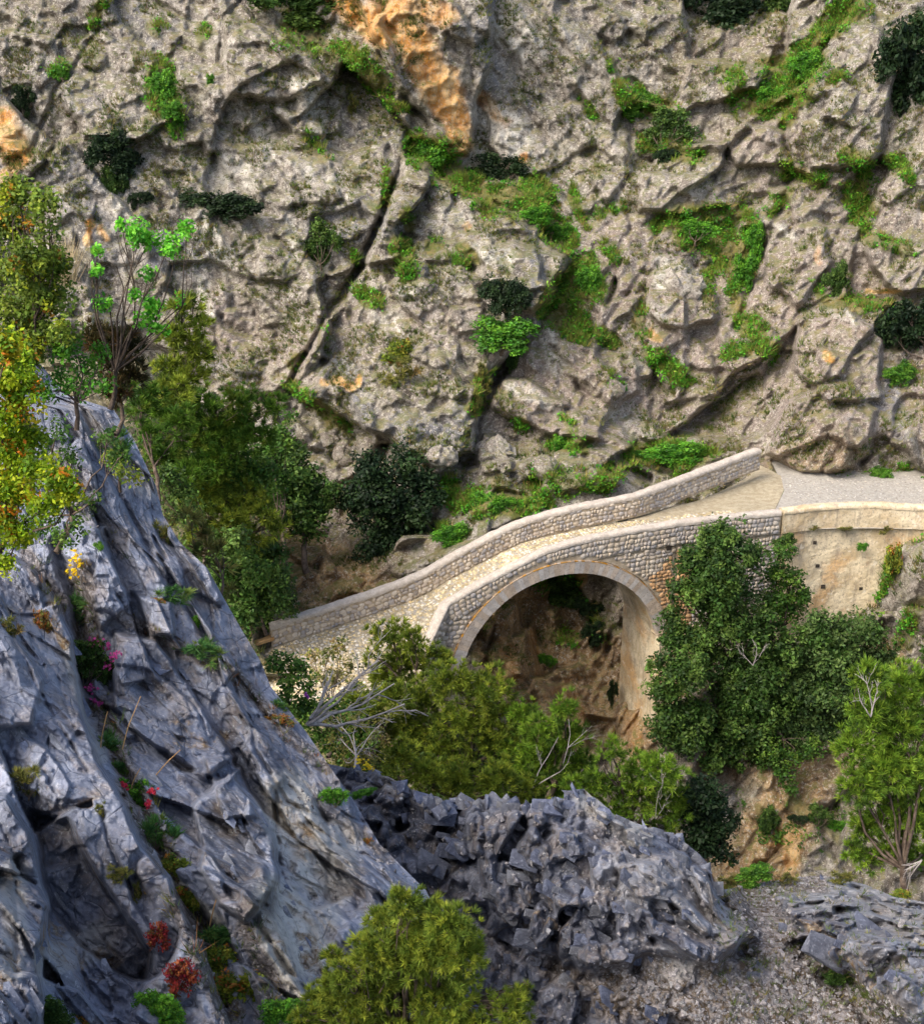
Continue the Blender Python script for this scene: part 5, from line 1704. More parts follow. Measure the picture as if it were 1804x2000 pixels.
PINE = ([(0.202, 0.261, 0.030), (0.130, 0.191, 0.024), (0.279, 0.332, 0.038), (0.091, 0.141, 0.021)], [4, 3, 2, 2])
PINE_DARK = ([(0.083, 0.167, 0.018), (0.049, 0.115, 0.014), (0.127, 0.232, 0.024), (0.117, 0.174, 0.020)], [4, 3, 2, 1])
PINE_BRIGHT = ([(0.186, 0.314, 0.030), (0.121, 0.221, 0.024), (0.262, 0.392, 0.042), (0.077, 0.144, 0.021)], [4, 3, 2, 2])
OAK = ([(0.053, 0.115, 0.020), (0.034, 0.074, 0.016), (0.099, 0.176, 0.032), (0.132, 0.230, 0.046)], [4, 3, 3, 1.5])
OAK_BLACK = ([(0.022, 0.048, 0.016), (0.012, 0.029, 0.012), (0.036, 0.073, 0.022)], [4, 3, 2])
BRIGHT = ([(0.152, 0.497, 0.034), (0.228, 0.635, 0.057), (0.089, 0.331, 0.034)], [3, 3, 2])
YELLOW = ([(0.24, 0.30, 0.03), (0.17, 0.24, 0.03), (0.34, 0.34, 0.04), (0.10, 0.17, 0.025), (0.42, 0.16, 0.03)], [4, 3, 2, 3, 1.1])
YELLOW_N = ([(0.378, 0.462, 0.016), (0.231, 0.352, 0.012), (0.126, 0.242, 0.012), (0.578, 0.220, 0.012), (0.441, 0.396, 0.016)], [4, 4, 3, 1.3, 1.2])
OLIVE = ([(0.18, 0.19, 0.05), (0.26, 0.25, 0.06), (0.11, 0.13, 0.035), (0.30, 0.22, 0.08)], [4, 3, 3, 1])
BROWN_ = ([(0.07, 0.06, 0.02), (0.12, 0.075, 0.025), (0.045, 0.05, 0.018)], [3, 2, 3])
SHRUB = ([(0.068, 0.155, 0.022), (0.042, 0.102, 0.016), (0.125, 0.227, 0.029)], [4, 3, 2])
FRESH = ([(0.088, 0.273, 0.022), (0.056, 0.172, 0.019), (0.150, 0.389, 0.030)], [4, 2, 3])
FENNEL = ([(0.072, 0.192, 0.054), (0.120, 0.264, 0.060), (0.180, 0.264, 0.060)], [4, 3, 2])
RED = ([(0.33, 0.035, 0.03), (0.24, 0.03, 0.025), (0.40, 0.12, 0.04), (0.16, 0.10, 0.03)], [4, 3, 2, 2])


def tree(name, label, cat, base, blobs, Y, pal, kind='leaf', size=0.09, per=16, clump=0.26, dens=1.3, trunk=0.13, group=None, seed=0, gap=0.25, bark='bark', thick=0.85, twigs=6, under=0.55, gap_f=None, fork=0.45):
    """blobs [(px,py,r_px[,dY])] surveyed in photo pixels at distance Y; base (px,py[,Y])"""
    rg = np.random.default_rng(seed + 1000)
    bY = base[2] if len(base) > 2 else Y
    bp = at(base[0], base[1], bY)
    bl = []
    for q in blobs:
        dY = q[3] if len(q) > 3 else rg.uniform(-0.5, 0.5)
        c = at(q[0], q[1], Y + dY); r = q[2] * scale_at(c)
        bl.append((c, (r, r * thick, r)))
    (V, F, T), C = crown_arrays(bl, kind, rg, size, per, clump, dens, pal[0], pal[1], gap, gap_f or 0.7 / clump * 0.3, under)
    root = link(name, None, label=label, cat=cat, group=group, loc=bp)
    me = make_mesh('crown', V - bp, F, [M['needle'] if kind in ('needle', 'blade') else M['leaf']], False, {'tint': T})
    link('crown', me, root, color=(1, 1, 1))
    acc = wood_arrays(bp, bl, C, rg, trunk, twigs, fork)
    link('trunk', acc.mesh('trunk', M[bark], bp, True), root)
    return root


PG = 'pines between the rubble ridge and the bridge'
# ---- pines in the middle distance, in front of the bridge
tree('pine_tree', 'pine with rounded tufted top in front of the left foot of the arch', 'pine', (800, 1500, 38), [(760, 1245, 42), (815, 1262, 36), (725, 1285, 28), (790, 1305, 50), (850, 1290, 30), (745, 1330, 34)], 40, PINE, 'needle', 0.021, 26, 0.185, 1.15, 0.16, PG, 1, 0.2)
tree('pine_tree', 'widest pine of the group in front of the bridge, below the arch foot', 'pine', (900, 1600, 36), [(880, 1330, 48), (950, 1350, 52), (830, 1370, 46), (990, 1395, 44), (900, 1410, 60), (820, 1430, 44), (960, 1450, 56), (870, 1475, 46), (1010, 1450, 34)], 37.5, PINE, 'needle', 0.021, 26, 0.185, 1.15, 0.2, PG, 2, 0.22)
tree('pine_tree', 'pine directly below the arch opening, left of the small cave', 'pine', (1080, 1620, 35), [(1100, 1385, 34), (1060, 1430, 40), (1115, 1440, 36), (1075, 1490, 46), (1125, 1490, 30), (1030, 1520, 36)], 36, PINE_BRIGHT, 'needle', 0.021, 26, 0.18, 1.15, 0.14, PG, 3, 0.24)
tree('pine_tree', 'low dark-green pine rising behind the lowest dip of the rubble ridge', 'pine', (930, 1640, 33), [(780, 1480, 34), (830, 1520, 44), (900, 1530, 50), (970, 1525, 46), (1030, 1540, 34), (760, 1510, 20)], 33.5, PINE, 'needle', 0.019, 26, 0.17, 1.15, 0.14, PG, 4, 0.24)
tree('pine_tree', 'bright green pine right of the cave, behind the knob of the rubble ridge', 'pine', (1230, 1720, 34), [(1190, 1475, 36), (1235, 1500, 40), (1290, 1510, 48), (1170, 1530, 44), (1250, 1560, 56), (1310, 1570, 44), (1120, 1550, 38), (1190, 1600, 40), (1290, 1620, 40)], 34, PINE_BRIGHT, 'needle', 0.019, 26, 0.17, 1.15, 0.16, PG, 5, 0.2)
tree('oak_tree', 'round dark evergreen oak at the right end of the pine group', 'oak', (1390, 1740, 33.5), [(1375, 1560, 44), (1395, 1610, 46), (1360, 1640, 44), (1400, 1660, 30), (1345, 1580, 34)], 34.6, OAK_BLACK, 'leaf', 0.10, 18, 0.24, 1.5, 0.14, None, 6, 0.1)
tree('pine_tree', 'tall bright pine filling the right edge of the picture beside the gorge', 'pine', (1775, 1790, 30), [(1700, 1330, 40), (1760, 1345, 50), (1815, 1340, 40), (1690, 1390, 44), (1750, 1420, 60), (1810, 1430, 50), (1670, 1460, 46), (1740, 1500, 62), (1800, 1520, 56), (1680, 1540, 42), (1730, 1580, 50), (1790, 1600, 50), (1690, 1620, 34), (1750, 1660, 34), (1665, 1660, 24), (1700, 1680, 26), (1800, 1680, 24)], 31, PINE_BRIGHT, 'needle', 0.020, 26, 0.18, 1.5, 0.13, None, 7, 0.3, fork=0.3)
tree('pine_tree', 'foreground olive-green pine at the bottom edge of the picture, before the rubble ridge', 'pine', (800, 2150, 13.4), [(790, 1765, 36), (740, 1830, 46), (850, 1840, 60), (910, 1830, 36), (780, 1900, 60), (760, 1800, 44), (830, 1790, 46), (880, 1810, 46), (740, 1860, 56), (810, 1860, 66), (890, 1870, 54), (680, 1900, 40), (700, 1960, 60), (780, 1950, 64), (870, 1950, 70), (640, 1990, 44), (1000, 1960, 34), (990, 2000, 44), (930, 2000, 40), (650, 1870, 22), (1020, 1930, 18), (620, 1960, 34), (600, 2000, 36), (660, 1930, 40), (730, 1930, 50), (720, 2040, 80), (850, 2060, 90)], 13.6,
     PINE, 'needle', 0.0075, 34, 0.085, 1.6, 0.09, None, 8, 0.26, fork=0.35, twigs=12)
# ---- pines and oaks of the left bank, behind the near cliff
LG = 'pines on the left bank behind the near cliff'
tree('pine_tree', 'slender pine behind the bright sapling at left, highest of the left bank', 'pine', (345, 840, 43), [(350, 600, 26), (390, 640, 30), (340, 660, 34), (395, 700, 26), (330, 720, 34), (370, 740, 36), (310, 760, 30), (375, 600, 24), (345, 770, 34), (380, 680, 30)], 40.5, PINE, 'needle', 0.024, 26, 0.21, 1.1, 0.13, LG, 9, 0.3)
tree('pine_tree', 'broad dark pine right of the near cliff crest with reddish twigs', 'pine', (410, 960, 46.5), [(460, 780, 34), (510, 800, 36), (400, 800, 44), (330, 810, 40), (440, 850, 50), (380, 870, 50), (500, 860, 40), (430, 900, 44), (310, 850, 32), (350, 770, 30), (540, 790, 22), (340, 900, 34), (370, 930, 30), (460, 820, 40), (300, 900, 24)], 43, PINE_DARK, 'needle', 0.024, 26, 0.21, 1.15, 0.18, LG, 10, 0.22)
tree('pine_tree', 'lower pine beneath the broad dark one, just left of the dark oaks', 'pine', (460, 1090, 45.5), [(420, 960, 44), (480, 970, 36), (520, 1000, 34), (450, 1020, 46), (380, 990, 36), (540, 1030, 22), (490, 1050, 34), (430, 1070, 36), (400, 1040, 34), (380, 1060, 26)], 43.5, PINE, 'needle', 0.024, 26, 0.21, 1.15, 0.16, LG, 11, 0.25)
tree('oak_tree', 'dark green bushy oak at the foot of the near cliff, touching the bridge parapet', 'oak', (490, 1235, 44.8), [(470, 1110, 44), (510, 1140, 40), (450, 1160, 40), (500, 1185, 40), (440, 1200, 34), (545, 1170, 28), (540, 1120, 28), (480, 1215, 26)], 43.5, OAK, 'leaf', 0.11, 16, 0.27, 1.4, 0.14, None, 12, 0.15)
tree('oak_tree', 'tall narrow dark oak standing left of the blackest oak', 'oak', (600, 1120, 53), [(575, 890, 26), (565, 930, 34), (600, 935, 38), (580, 980, 44), (625, 990, 36), (600, 1025, 34), (560, 1010, 26), (650, 960, 26)], 54, OAK, 'leaf', 0.13, 16, 0.30, 1.5, 0.16, None, 13, 0.12)
tree('oak_tree', 'blackest and largest oak in the gorge behind the bridge ramp', 'oak', (760, 1160, 53), [(720, 925, 44), (780, 915, 44), (820, 945, 40), (700, 975, 40), (760, 980, 60), (820, 1000, 40), (720, 1030, 40), (770, 1050, 50), (730, 1080, 34), (800, 1070, 34), (840, 970, 24)], 53.8, OAK_BLACK, 'leaf', 0.14, 18, 0.32, 1.6, 0.2, None, 14, 0.08)

tree('evergreen_shrub', 'dense mid-green bush filling the slope between near cliff crest and lower left pine', 'shrub', (400, 1130, 40), [(350, 960, 34), (370, 1000, 30), (400, 1050, 34), (430, 1090, 34), (330, 930, 26), (460, 1060, 30)], 41, OAK, 'leaf', 0.10, 16, 0.25, 1.2, 0.08, None, 41, 0.15)
tree('evergreen_shrub', 'olive bush below the slender pine, behind the cliff crest', 'shrub', (310, 980, 38), [(290, 850, 30), (270, 800, 30), (320, 890, 30), (300, 770, 26), (350, 820, 34), (250, 760, 20)], 39, PINE_DARK, 'needle', 0.024, 26, 0.21, 1.15, 0.08, None, 42, 0.15)
tree('evergreen_shrub', 'leafy bush between the two tall dark oaks and the lower left pine', 'shrub', (560, 1120, 48), [(545, 860, 26), (530, 900, 26), (540, 940, 30), (530, 980, 26), (560, 820, 18)], 49, SHRUB, 'leaf', 0.12, 16, 0.28, 1.2, 0.08, None, 43, 0.15)
tree('pine_tree', 'pine touching the cobbled ramp between the yellowish shrub and the arch foot', 'pine', (720, 1480, 36.5), [(700, 1380, 40), (740, 1400, 40), (770, 1360, 40), (700, 1440, 36), (750, 1450, 40), (800, 1410, 34)], 37.5, PINE, 'needle', 0.021, 26, 0.185, 1.15, 0.12, PG, 44, 0.2)
tree('pine_tree', 'pine closing the gap below the arch between the widest pine and the cave', 'pine', (1000, 1600, 35.5), [(1020, 1400, 34), (1040, 1470, 40), (1000, 1480, 40), (980, 1530, 40), (1060, 1540, 40), (1100, 1560, 34), (1140, 1500, 30)], 36.6, PINE_BRIGHT, 'needle', 0.021, 26, 0.18, 1.1, 0.12, PG, 45, 0.2)

tree('evergreen_shrub', 'dark bush at the gully bottom directly above the plank at the bridge end', 'shrub', (520, 1240, 45), [(470, 1060, 30), (500, 1090, 32), (530, 1080, 30), (545, 1140, 34), (500, 1150, 30), (560, 1180, 24), (430, 1130, 30), (520, 1210, 24)], 45.5, OAK, 'leaf', 0.12, 14, 0.28, 1.3, 0.08, None, 46, 0.1)
tree('evergreen_shrub', 'rounded bush between the broad dark pine and the narrow oak', 'shrub', (520, 960, 50), [(500, 930, 34), (470, 950, 34), (520, 880, 30), (440, 930, 30), (550, 850, 24), (480, 880, 34), (420, 960, 30)], 50, SHRUB, 'leaf', 0.12, 14, 0.28, 1.3, 0.08, None, 47, 0.1)
tree('evergreen_shrub', 'shady bush low behind the cliff crest beside the straw-green shrub', 'shrub', (400, 1140, 43), [(360, 950, 30), (340, 900, 34), (300, 860, 30), (380, 1010, 30), (420, 1060, 30), (280, 800, 28), (330, 830, 30), (260, 770, 20)], 44.5, OAK, 'leaf', 0.12, 14, 0.28, 1.3, 0.08, None, 48, 0.1)
tree('evergreen_shrub', 'green bush covering the ground under the yellowish shrub before the ramp', 'shrub', (640, 1480, 36), [(600, 1400, 30), (640, 1390, 30), (680, 1400, 34), (720, 1440, 30), (620, 1440, 30), (660, 1460, 34), (560, 1390, 24), (700, 1490, 30)], 36.5, SHRUB, 'leaf', 0.10, 14, 0.22, 1.1, 0.07, None, 49, 0.3)

tree('evergreen_shrub', 'rounded mid-green bush over the middle of the gully below the broad dark pine', 'shrub', (440, 1060, 46), [(400, 900, 30), (440, 930, 34), (480, 910, 30), (520, 930, 28), (400, 960, 30), (450, 980, 34), (500, 980, 30), (360, 940, 26), (430, 870, 30)], 44.2, SHRUB, 'leaf', 0.12, 14, 0.28, 1.4, 0.07, None, 51, 0.08)
tree('evergreen_shrub', 'green bush low in the gully just above the bridge end, left of the dark bush', 'shrub', (430, 1180, 44.5), [(390, 1080, 26), (430, 1110, 30), (470, 1090, 28), (440, 1150, 28), (480, 1160, 28), (460, 1200, 22), (410, 1060, 24), (500, 1120, 28)], 42.8, ([(0.07, 0.15, 0.025), (0.10, 0.19, 0.035), (0.04, 0.09, 0.02)], [3, 2, 2]), 'leaf', 0.12, 14, 0.27, 1.4, 0.07, None, 52, 0.08)
# ---- oaks against the abutment and under the cream wall
tree('oak_tree', 'dense round oak covering the abutment wall just below the parapet', 'oak', (1390, 1330, 46.6), [(1385, 1060, 40), (1430, 1055, 44), (1460, 1085, 34), (1360, 1105, 44), (1420, 1115, 54), (1350, 1160, 30), (1400, 1170, 50), (1450, 1160, 36), (1320, 1150, 22)], 46.0, OAK, 'leaf', 0.11, 18, 0.25, 1.5, 0.16, None, 15, 0.1)
tree('oak_tree', 'loose light green young oak against the wall right of the dense round oak', 'oak', (1520, 1290, 47), [(1530, 1080, 24), (1515, 1120, 26), (1545, 1130, 28), (1520, 1165, 30), (1560, 1165, 26), (1500, 1190, 24), (1545, 1195, 30)], 46.8, SHRUB, 'leaf', 0.10, 14, 0.24, 1.1, 0.09, None, 16, 0.3)
tree('oak_tree', 'oak in front of the pier base with foliage down its left flank', 'oak', (1350, 1480, 46.4), [(1310, 1210, 24), (1325, 1250, 36), (1370, 1250, 40), (1300, 1300, 34), (1340, 1320, 50), (1290, 1350, 32), (1300, 1400, 44), (1350, 1400, 46), (1285, 1440, 28), (1340, 1450, 36)], 45.4, OAK, 'leaf', 0.11, 18, 0.25, 1.4, 0.16, None, 17, 0.16)
tree('oak_tree', 'central oak of the clump with bare twigs showing at its middle', 'oak', (1450, 1500, 46.8), [(1430, 1220, 50), (1480, 1240, 48), (1420, 1290, 52), (1490, 1300, 52), (1540, 1270, 40), (1440, 1350, 50), (1500, 1370, 50), (1430, 1410, 44), (1480, 1430, 40), (1400, 1450, 34), (1440, 1470, 34), (1500, 1480, 30), (1390, 1490, 22)], 45.8, OAK, 'leaf', 0.11, 18, 0.25, 1.4, 0.18, None, 18, 0.18, twigs=9)
tree('oak_tree', 'lighter green oak below the cream retaining wall at the right of the clump', 'oak', (1600, 1480, 47.2), [(1600, 1240, 44), (1650, 1230, 40), (1700, 1240, 34), (1580, 1290, 48), (1640, 1290, 52), (1690, 1290, 40), (1570, 1350, 46), (1630, 1360, 48), (1590, 1410, 40), (1660, 1400, 34), (1540, 1400, 34), (1620, 1440, 30), (1560, 1440, 30), (1700, 1350, 30), (1730, 1290, 24)], 46.4, (OAK[0][:1] + [(0.085, 0.15, 0.04), (0.12, 0.20, 0.05), (0.035, 0.07, 0.02)], [3, 3, 2, 2]), 'leaf', 0.11, 18, 0.25, 1.4, 0.17, None, 19, 0.18)
tree('hanging_shrub', 'thin shrub hanging down the brown rock below the oak clump', 'shrub', (1520, 1430, 45.5), [(1510, 1470, 30), (1530, 1510, 26), (1560, 1480, 26), (1590, 1460, 22), (1545, 1545, 16)], 45.2, SHRUB, 'leaf', 0.09, 12, 0.2, 0.7, 0.05, None, 20, 0.5)
# ---- near left foliage
tree('terebinth_tree', 'green and rust-tinted tree at the left edge above the near cliff', 'tree', (60, 860, 23.5), [(30, 385, 34), (80, 400, 34), (20, 440, 46), (90, 450, 34), (60, 500, 50), (20, 530, 46), (110, 520, 30), (60, 570, 56), (110, 590, 44), (20, 620, 50), (90, 650, 50), (130, 640, 32), (40, 690, 48)], 22.5,
     ([(0.24, 0.32, 0.035), (0.15, 0.23, 0.03), (0.10, 0.16, 0.025), (0.40, 0.20, 0.02), (0.30, 0.36, 0.02)], [3, 5, 4, 1.3, 1.5]), 'leaf', 0.06, 16, 0.15, 1.7, 0.09, None, 21, 0.15)
tree('terebinth_tree', 'yellow-green tree with orange leaf tips low at the left edge', 'tree', (-20, 1150, 16.5), [(10, 680, 34), (40, 700, 26), (10, 740, 50), (50, 760, 34), (20, 810, 54), (60, 860, 34), (10, 880, 50), (70, 920, 40), (110, 940, 34), (20, 960, 56), (80, 990, 34), (0, 1030, 44), (40, 1040, 26), (10, 1100, 24), (140, 960, 22)], 15.8,
     YELLOW_N, 'leaf', 0.045, 16, 0.115, 1.7, 0.05, None, 22, 0.18)
tree('green_shrub', 'mid-green leafy shrub on the crest between the rust-tinted tree and the brown bush', 'shrub', (150, 840, 23), [(130, 690, 34), (170, 710, 34), (190, 740, 28), (130, 750, 34), (200, 690, 18), (90, 770, 24), (160, 760, 24), (205, 755, 16)], 22.8, FRESH, 'leaf', 0.06, 14, 0.16, 1.0, 0.05, None, 23, 0.3)
tree('brown_shrub', 'dark brownish wiry bush behind the green shrub on the cliff crest', 'shrub', (225, 850, 24.5), [(190, 670, 30), (230, 665, 32), (260, 690, 28), (215, 715, 38), (255, 735, 32), (230, 765, 28), (190, 640, 18)], 25, BROWN_, 'needle', 0.022, 18, 0.16, 1.2, 0.05, None, 24, 0.3)
tree('sapling', 'thin bare-stemmed sapling with tufts of brilliant green new leaves', 'sapling', (215, 800, 24.2), [(260, 455, 26, 0), (290, 470, 20, .2), (235, 440, 12, 0), (340, 480, 24, .3), (365, 445, 18, 0), (325, 490, 16, 0), (190, 490, 8, 0), (225, 520, 11, 0), (190, 530, 8, 0), (290, 535, 10, 0), (205, 590, 20, 0), (300, 600, 24, .2), (280, 625, 14, 0), (360, 585, 18, .3), (310, 640, 16, 0), (262, 575, 9, 0)], 24.3, BRIGHT, 'leaf', 0.065, 14, 0.13, 0.9, 0.055, None, 25, 0.35, fork=0.3, twigs=3)
tree('dark_shrub', 'dark small-leaved shrub under the orange-tipped tree at left', 'shrub', (110, 1080, 19), [(110, 850, 30), (140, 900, 26), (90, 900, 30), (130, 980, 34), (90, 1030, 34), (150, 1030, 24), (180, 980, 18), (120, 1060, 24), (210, 850, 20, 2), (230, 890, 24, 2)], 19.3, SHRUB, 'leaf', 0.05, 12, 0.15, 0.8, 0.05, None, 26, 0.4)
tree('golden_shrub', 'small yellow-tipped shrub clinging to the near cliff below its crest', 'shrub', (235, 960, 23.2), [(215, 905, 20), (245, 920, 22), (265, 935, 12)], 22.9, YELLOW, 'leaf', 0.06, 12, 0.16, 0.9, 0.03, None, 27, 0.3)
tree('straw_shrub', 'tufted straw-green shrub spilling along the near cliff crest beside the dark oak', 'shrub', (420, 1180, 26), [(395, 1040, 20), (400, 1080, 24), (430, 1110, 20), (370, 1010, 16), (450, 1150, 18), (430, 1075, 16)], 26.5, OLIVE, 'needle', 0.022, 22, 0.2, 1.0, 0.04, None, 28, 0.25)
tree('green_shrub', 'dark green shrub at the foot of the bridge ramp right of the near crest', 'shrub', (560, 1400, 30), [(540, 1300, 22), (575, 1310, 28), (600, 1340, 22), (555, 1345, 30), (590, 1375, 26), (545, 1375, 16)], 30, SHRUB, 'leaf', 0.085, 14, 0.2, 1.2, 0.06, None, 29, 0.2)
tree('yellow_shrub', 'thin yellowish shrub standing in front of the cobbled ramp', 'shrub', (660, 1430, 38), [(660, 1265, 18), (640, 1285, 20), (680, 1300, 22), (610, 1280, 16), (650, 1330, 26), (690, 1350, 22), (620, 1320, 18)], 38, OLIVE, 'leaf', 0.085, 12, 0.2, 0.7, 0.05, None, 30, 0.45)
tree('low_scrub', 'greyish scrub tangled below the bare dead branches', 'shrub', (680, 1520, 30), [(640, 1400, 30), (700, 1410, 34), (740, 1440, 32), (660, 1450, 34), (720, 1480, 34), (680, 1490, 24), (760, 1400, 24)], 32.5, OLIVE, 'leaf', 0.06, 10, 0.2, 0.55, 0.05, None, 31, 0.5, bark='greybark', twigs=14)


def dead_branches(px, py, Y, tips, seed, label, r0=0.05, n2=5, name='dead_branch'):
    rg = np.random.default_rng(seed)
    b0 = at(px, py, Y); acc = Acc()

    def grow(p, q, r, lvl):
        path = bend(p, q, rg, 0.07, 7)
        V, F = tube(path, np.linspace(r, r * 0.35, 7), 5); acc.add(V, F)
        if lvl == 0: return
        L = np.linalg.norm(q - p)
        for _ in range(n2 if lvl == 2 else 4):
            k = rg.integers(2, 6)
            d = (q - p) / L + rg.normal(0, 0.42, 3)
            d /= np.linalg.norm(d)
            grow(path[k], path[k] + d * L * rg.uniform(0.25, 0.5), r * 0.42, lvl - 1)
    for tx, ty, dY in tips:
        grow(b0, at(tx, ty, Y + dY), r0, 2)
    return link(name, acc.mesh(name, M['greybark'], b0, True), label=label, cat='dead branch', loc=b0)


dead_branches(600, 1415, 28, [(740, 1290, 1), (790, 1375, 0.5), (700, 1330, 0.3), (650, 1310, 1.0), (770, 1335, 1.2)], 1, 'largest spray of bare silvery branches leaning right from the near cliff crest', 0.05)
dead_branches(1040, 1540, 33.6, [(1110, 1405, 0), (1090, 1440, .2)], 3, 'upright bare branch in front of the pine below the arch', 0.02, 3)
dead_branches(1280, 1600, 32.9, [(1300, 1510, 0), (1310, 1550, .2)], 4, 'bare twigs in front of the bright pine right of the cave', 0.011, 3)
dead_branches(1700, 1400, 29.4, [(1675, 1345, 0), (1715, 1350, 0), (1690, 1320, 0)], 5, 'small bare fork at the top left of the tall right-hand pine', 0.02)
dead_branches(1800, 1680, 28, [(1765, 1700, 0), (1770, 1740, 0), (1760, 1690, .2)], 6, 'bare broken branch beside the trunk of the tall right-edge pine', 0.018, 3)
dead_branches(1470, 1300, 45.0, [(1440, 1265, 0), (1495, 1262, 0), (1470, 1250, 0)], 7, 'pale bare twigs at the heart of the oak clump', 0.018)

# ---- shrubs on the cliffs: prototypes share their meshes
PROTO = {}


def proto(key, kind, pal, size, per, clump, dens, seed, gap=0.25):
    rg = np.random.default_rng(seed)
    bl = [(np.array([rg.uniform(-0.15, 0.15), 0, rg.uniform(-0.1, 0.1)]), (0.55, 0.55, 0.5))]
    for a_ in range(6):
        th_ = a_ * 1.047 + rg.uniform(-0.4, 0.4); r_ = rg.uniform(0.42, 0.72)
        bl.append((np.array([math.cos(th_) * r_, rg.uniform(-0.25, 0.1), math.sin(th_) * r_]), tuple([rg.uniform(0.24, 0.42)] * 3)))
    (V, F, T), C = crown_arrays(bl, kind, rg, size, per, clump, dens, pal[0], pal[1], gap, 2.2, 0.7)
    m = make_mesh('crown', V, F, [M['needle'] if kind != 'leaf' else M['leaf']], False, {'tint': T})
    acc = wood_arrays(np.array([0, 0.3, -0.9]), bl, C, rg, 0.05, 5, 0.4)
    PROTO.setdefault(key, []).append((m, acc.mesh('stem', M['bark'], (0, 0, 0), True)))


for k_ in range(2):
    proto('dark', 'leaf', OAK_BLACK, 0.075, 20, 0.15, 1.25, 50 + k_, 0.12)
    proto('oak', 'leaf', OAK, 0.075, 20, 0.15, 1.25, 54 + k_, 0.18)
    proto('green', 'leaf', FRESH, 0.075, 20, 0.15, 1.25, 58 + k_)
    proto('bright', 'leaf', ([(0.10, 0.27, 0.025), (0.15, 0.34, 0.035), (0.06, 0.17, 0.02)], [3, 3, 2]), 0.075, 20, 0.15, 1.25, 62 + k_)
    proto('yellow', 'leaf', YELLOW, 0.12, 12, 0.2, 1.2, 66 + k_)
    proto('fennel', 'needle', FENNEL, 0.035, 20, 0.34, 0.9, 70 + k_, 0.3)
    proto('olive', 'needle', OLIVE, 0.04, 18, 0.30, 0.9, 74 + k_, 0.3)
    proto('red', 'leaf', RED, 0.12, 9, 0.18, 0.6, 78 + k_, 0.4)
    proto('orange', 'leaf', ([(0.42, 0.17, 0.04), (0.3, 0.2, 0.05), (0.16, 0.2, 0.04)], [3, 2, 2]), 0.1, 9, 0.18, 0.7, 82 + k_, 0.4)
_cnt = {}


def shrub(sheet, px, py, rx, ry, key, label, name='shrub', cat='shrub', out=0.55, group=None, rot=None):
    p = sheet.pos(px, py) if not isinstance(sheet, (int, float)) else at(px, py, sheet)
    k = scale_at(p)
    R = rx * k; Rz = ry * k
    _cnt[key] = _cnt.get(key, 0) + 1
    m, st_ = PROTO[key][_cnt[key] % 2]
    p = p + np.array([0, -(0.5 * min(R, Rz) + 0.12) * (0.55 if sheet is near or isinstance(sheet, (int, float)) else 1.0), 0])
    root = link(name, None, label=label, cat=cat, group=group, loc=p)
    gw = 1.32 if key in ('dark', 'oak') else (1.4 if sheet is near else 1.2)
    root.scale = (R * gw, max(0.6 * R, 0.7 * Rz) * gw, Rz * gw)
    root.rotation_euler = (0, 0, random.uniform(-0.5, 0.5) + (math.pi if _cnt[key] % 3 == 0 else 0))
    link('crown', m, root, color=(1, 1, 1)); link('stem', st_, root)
    return root


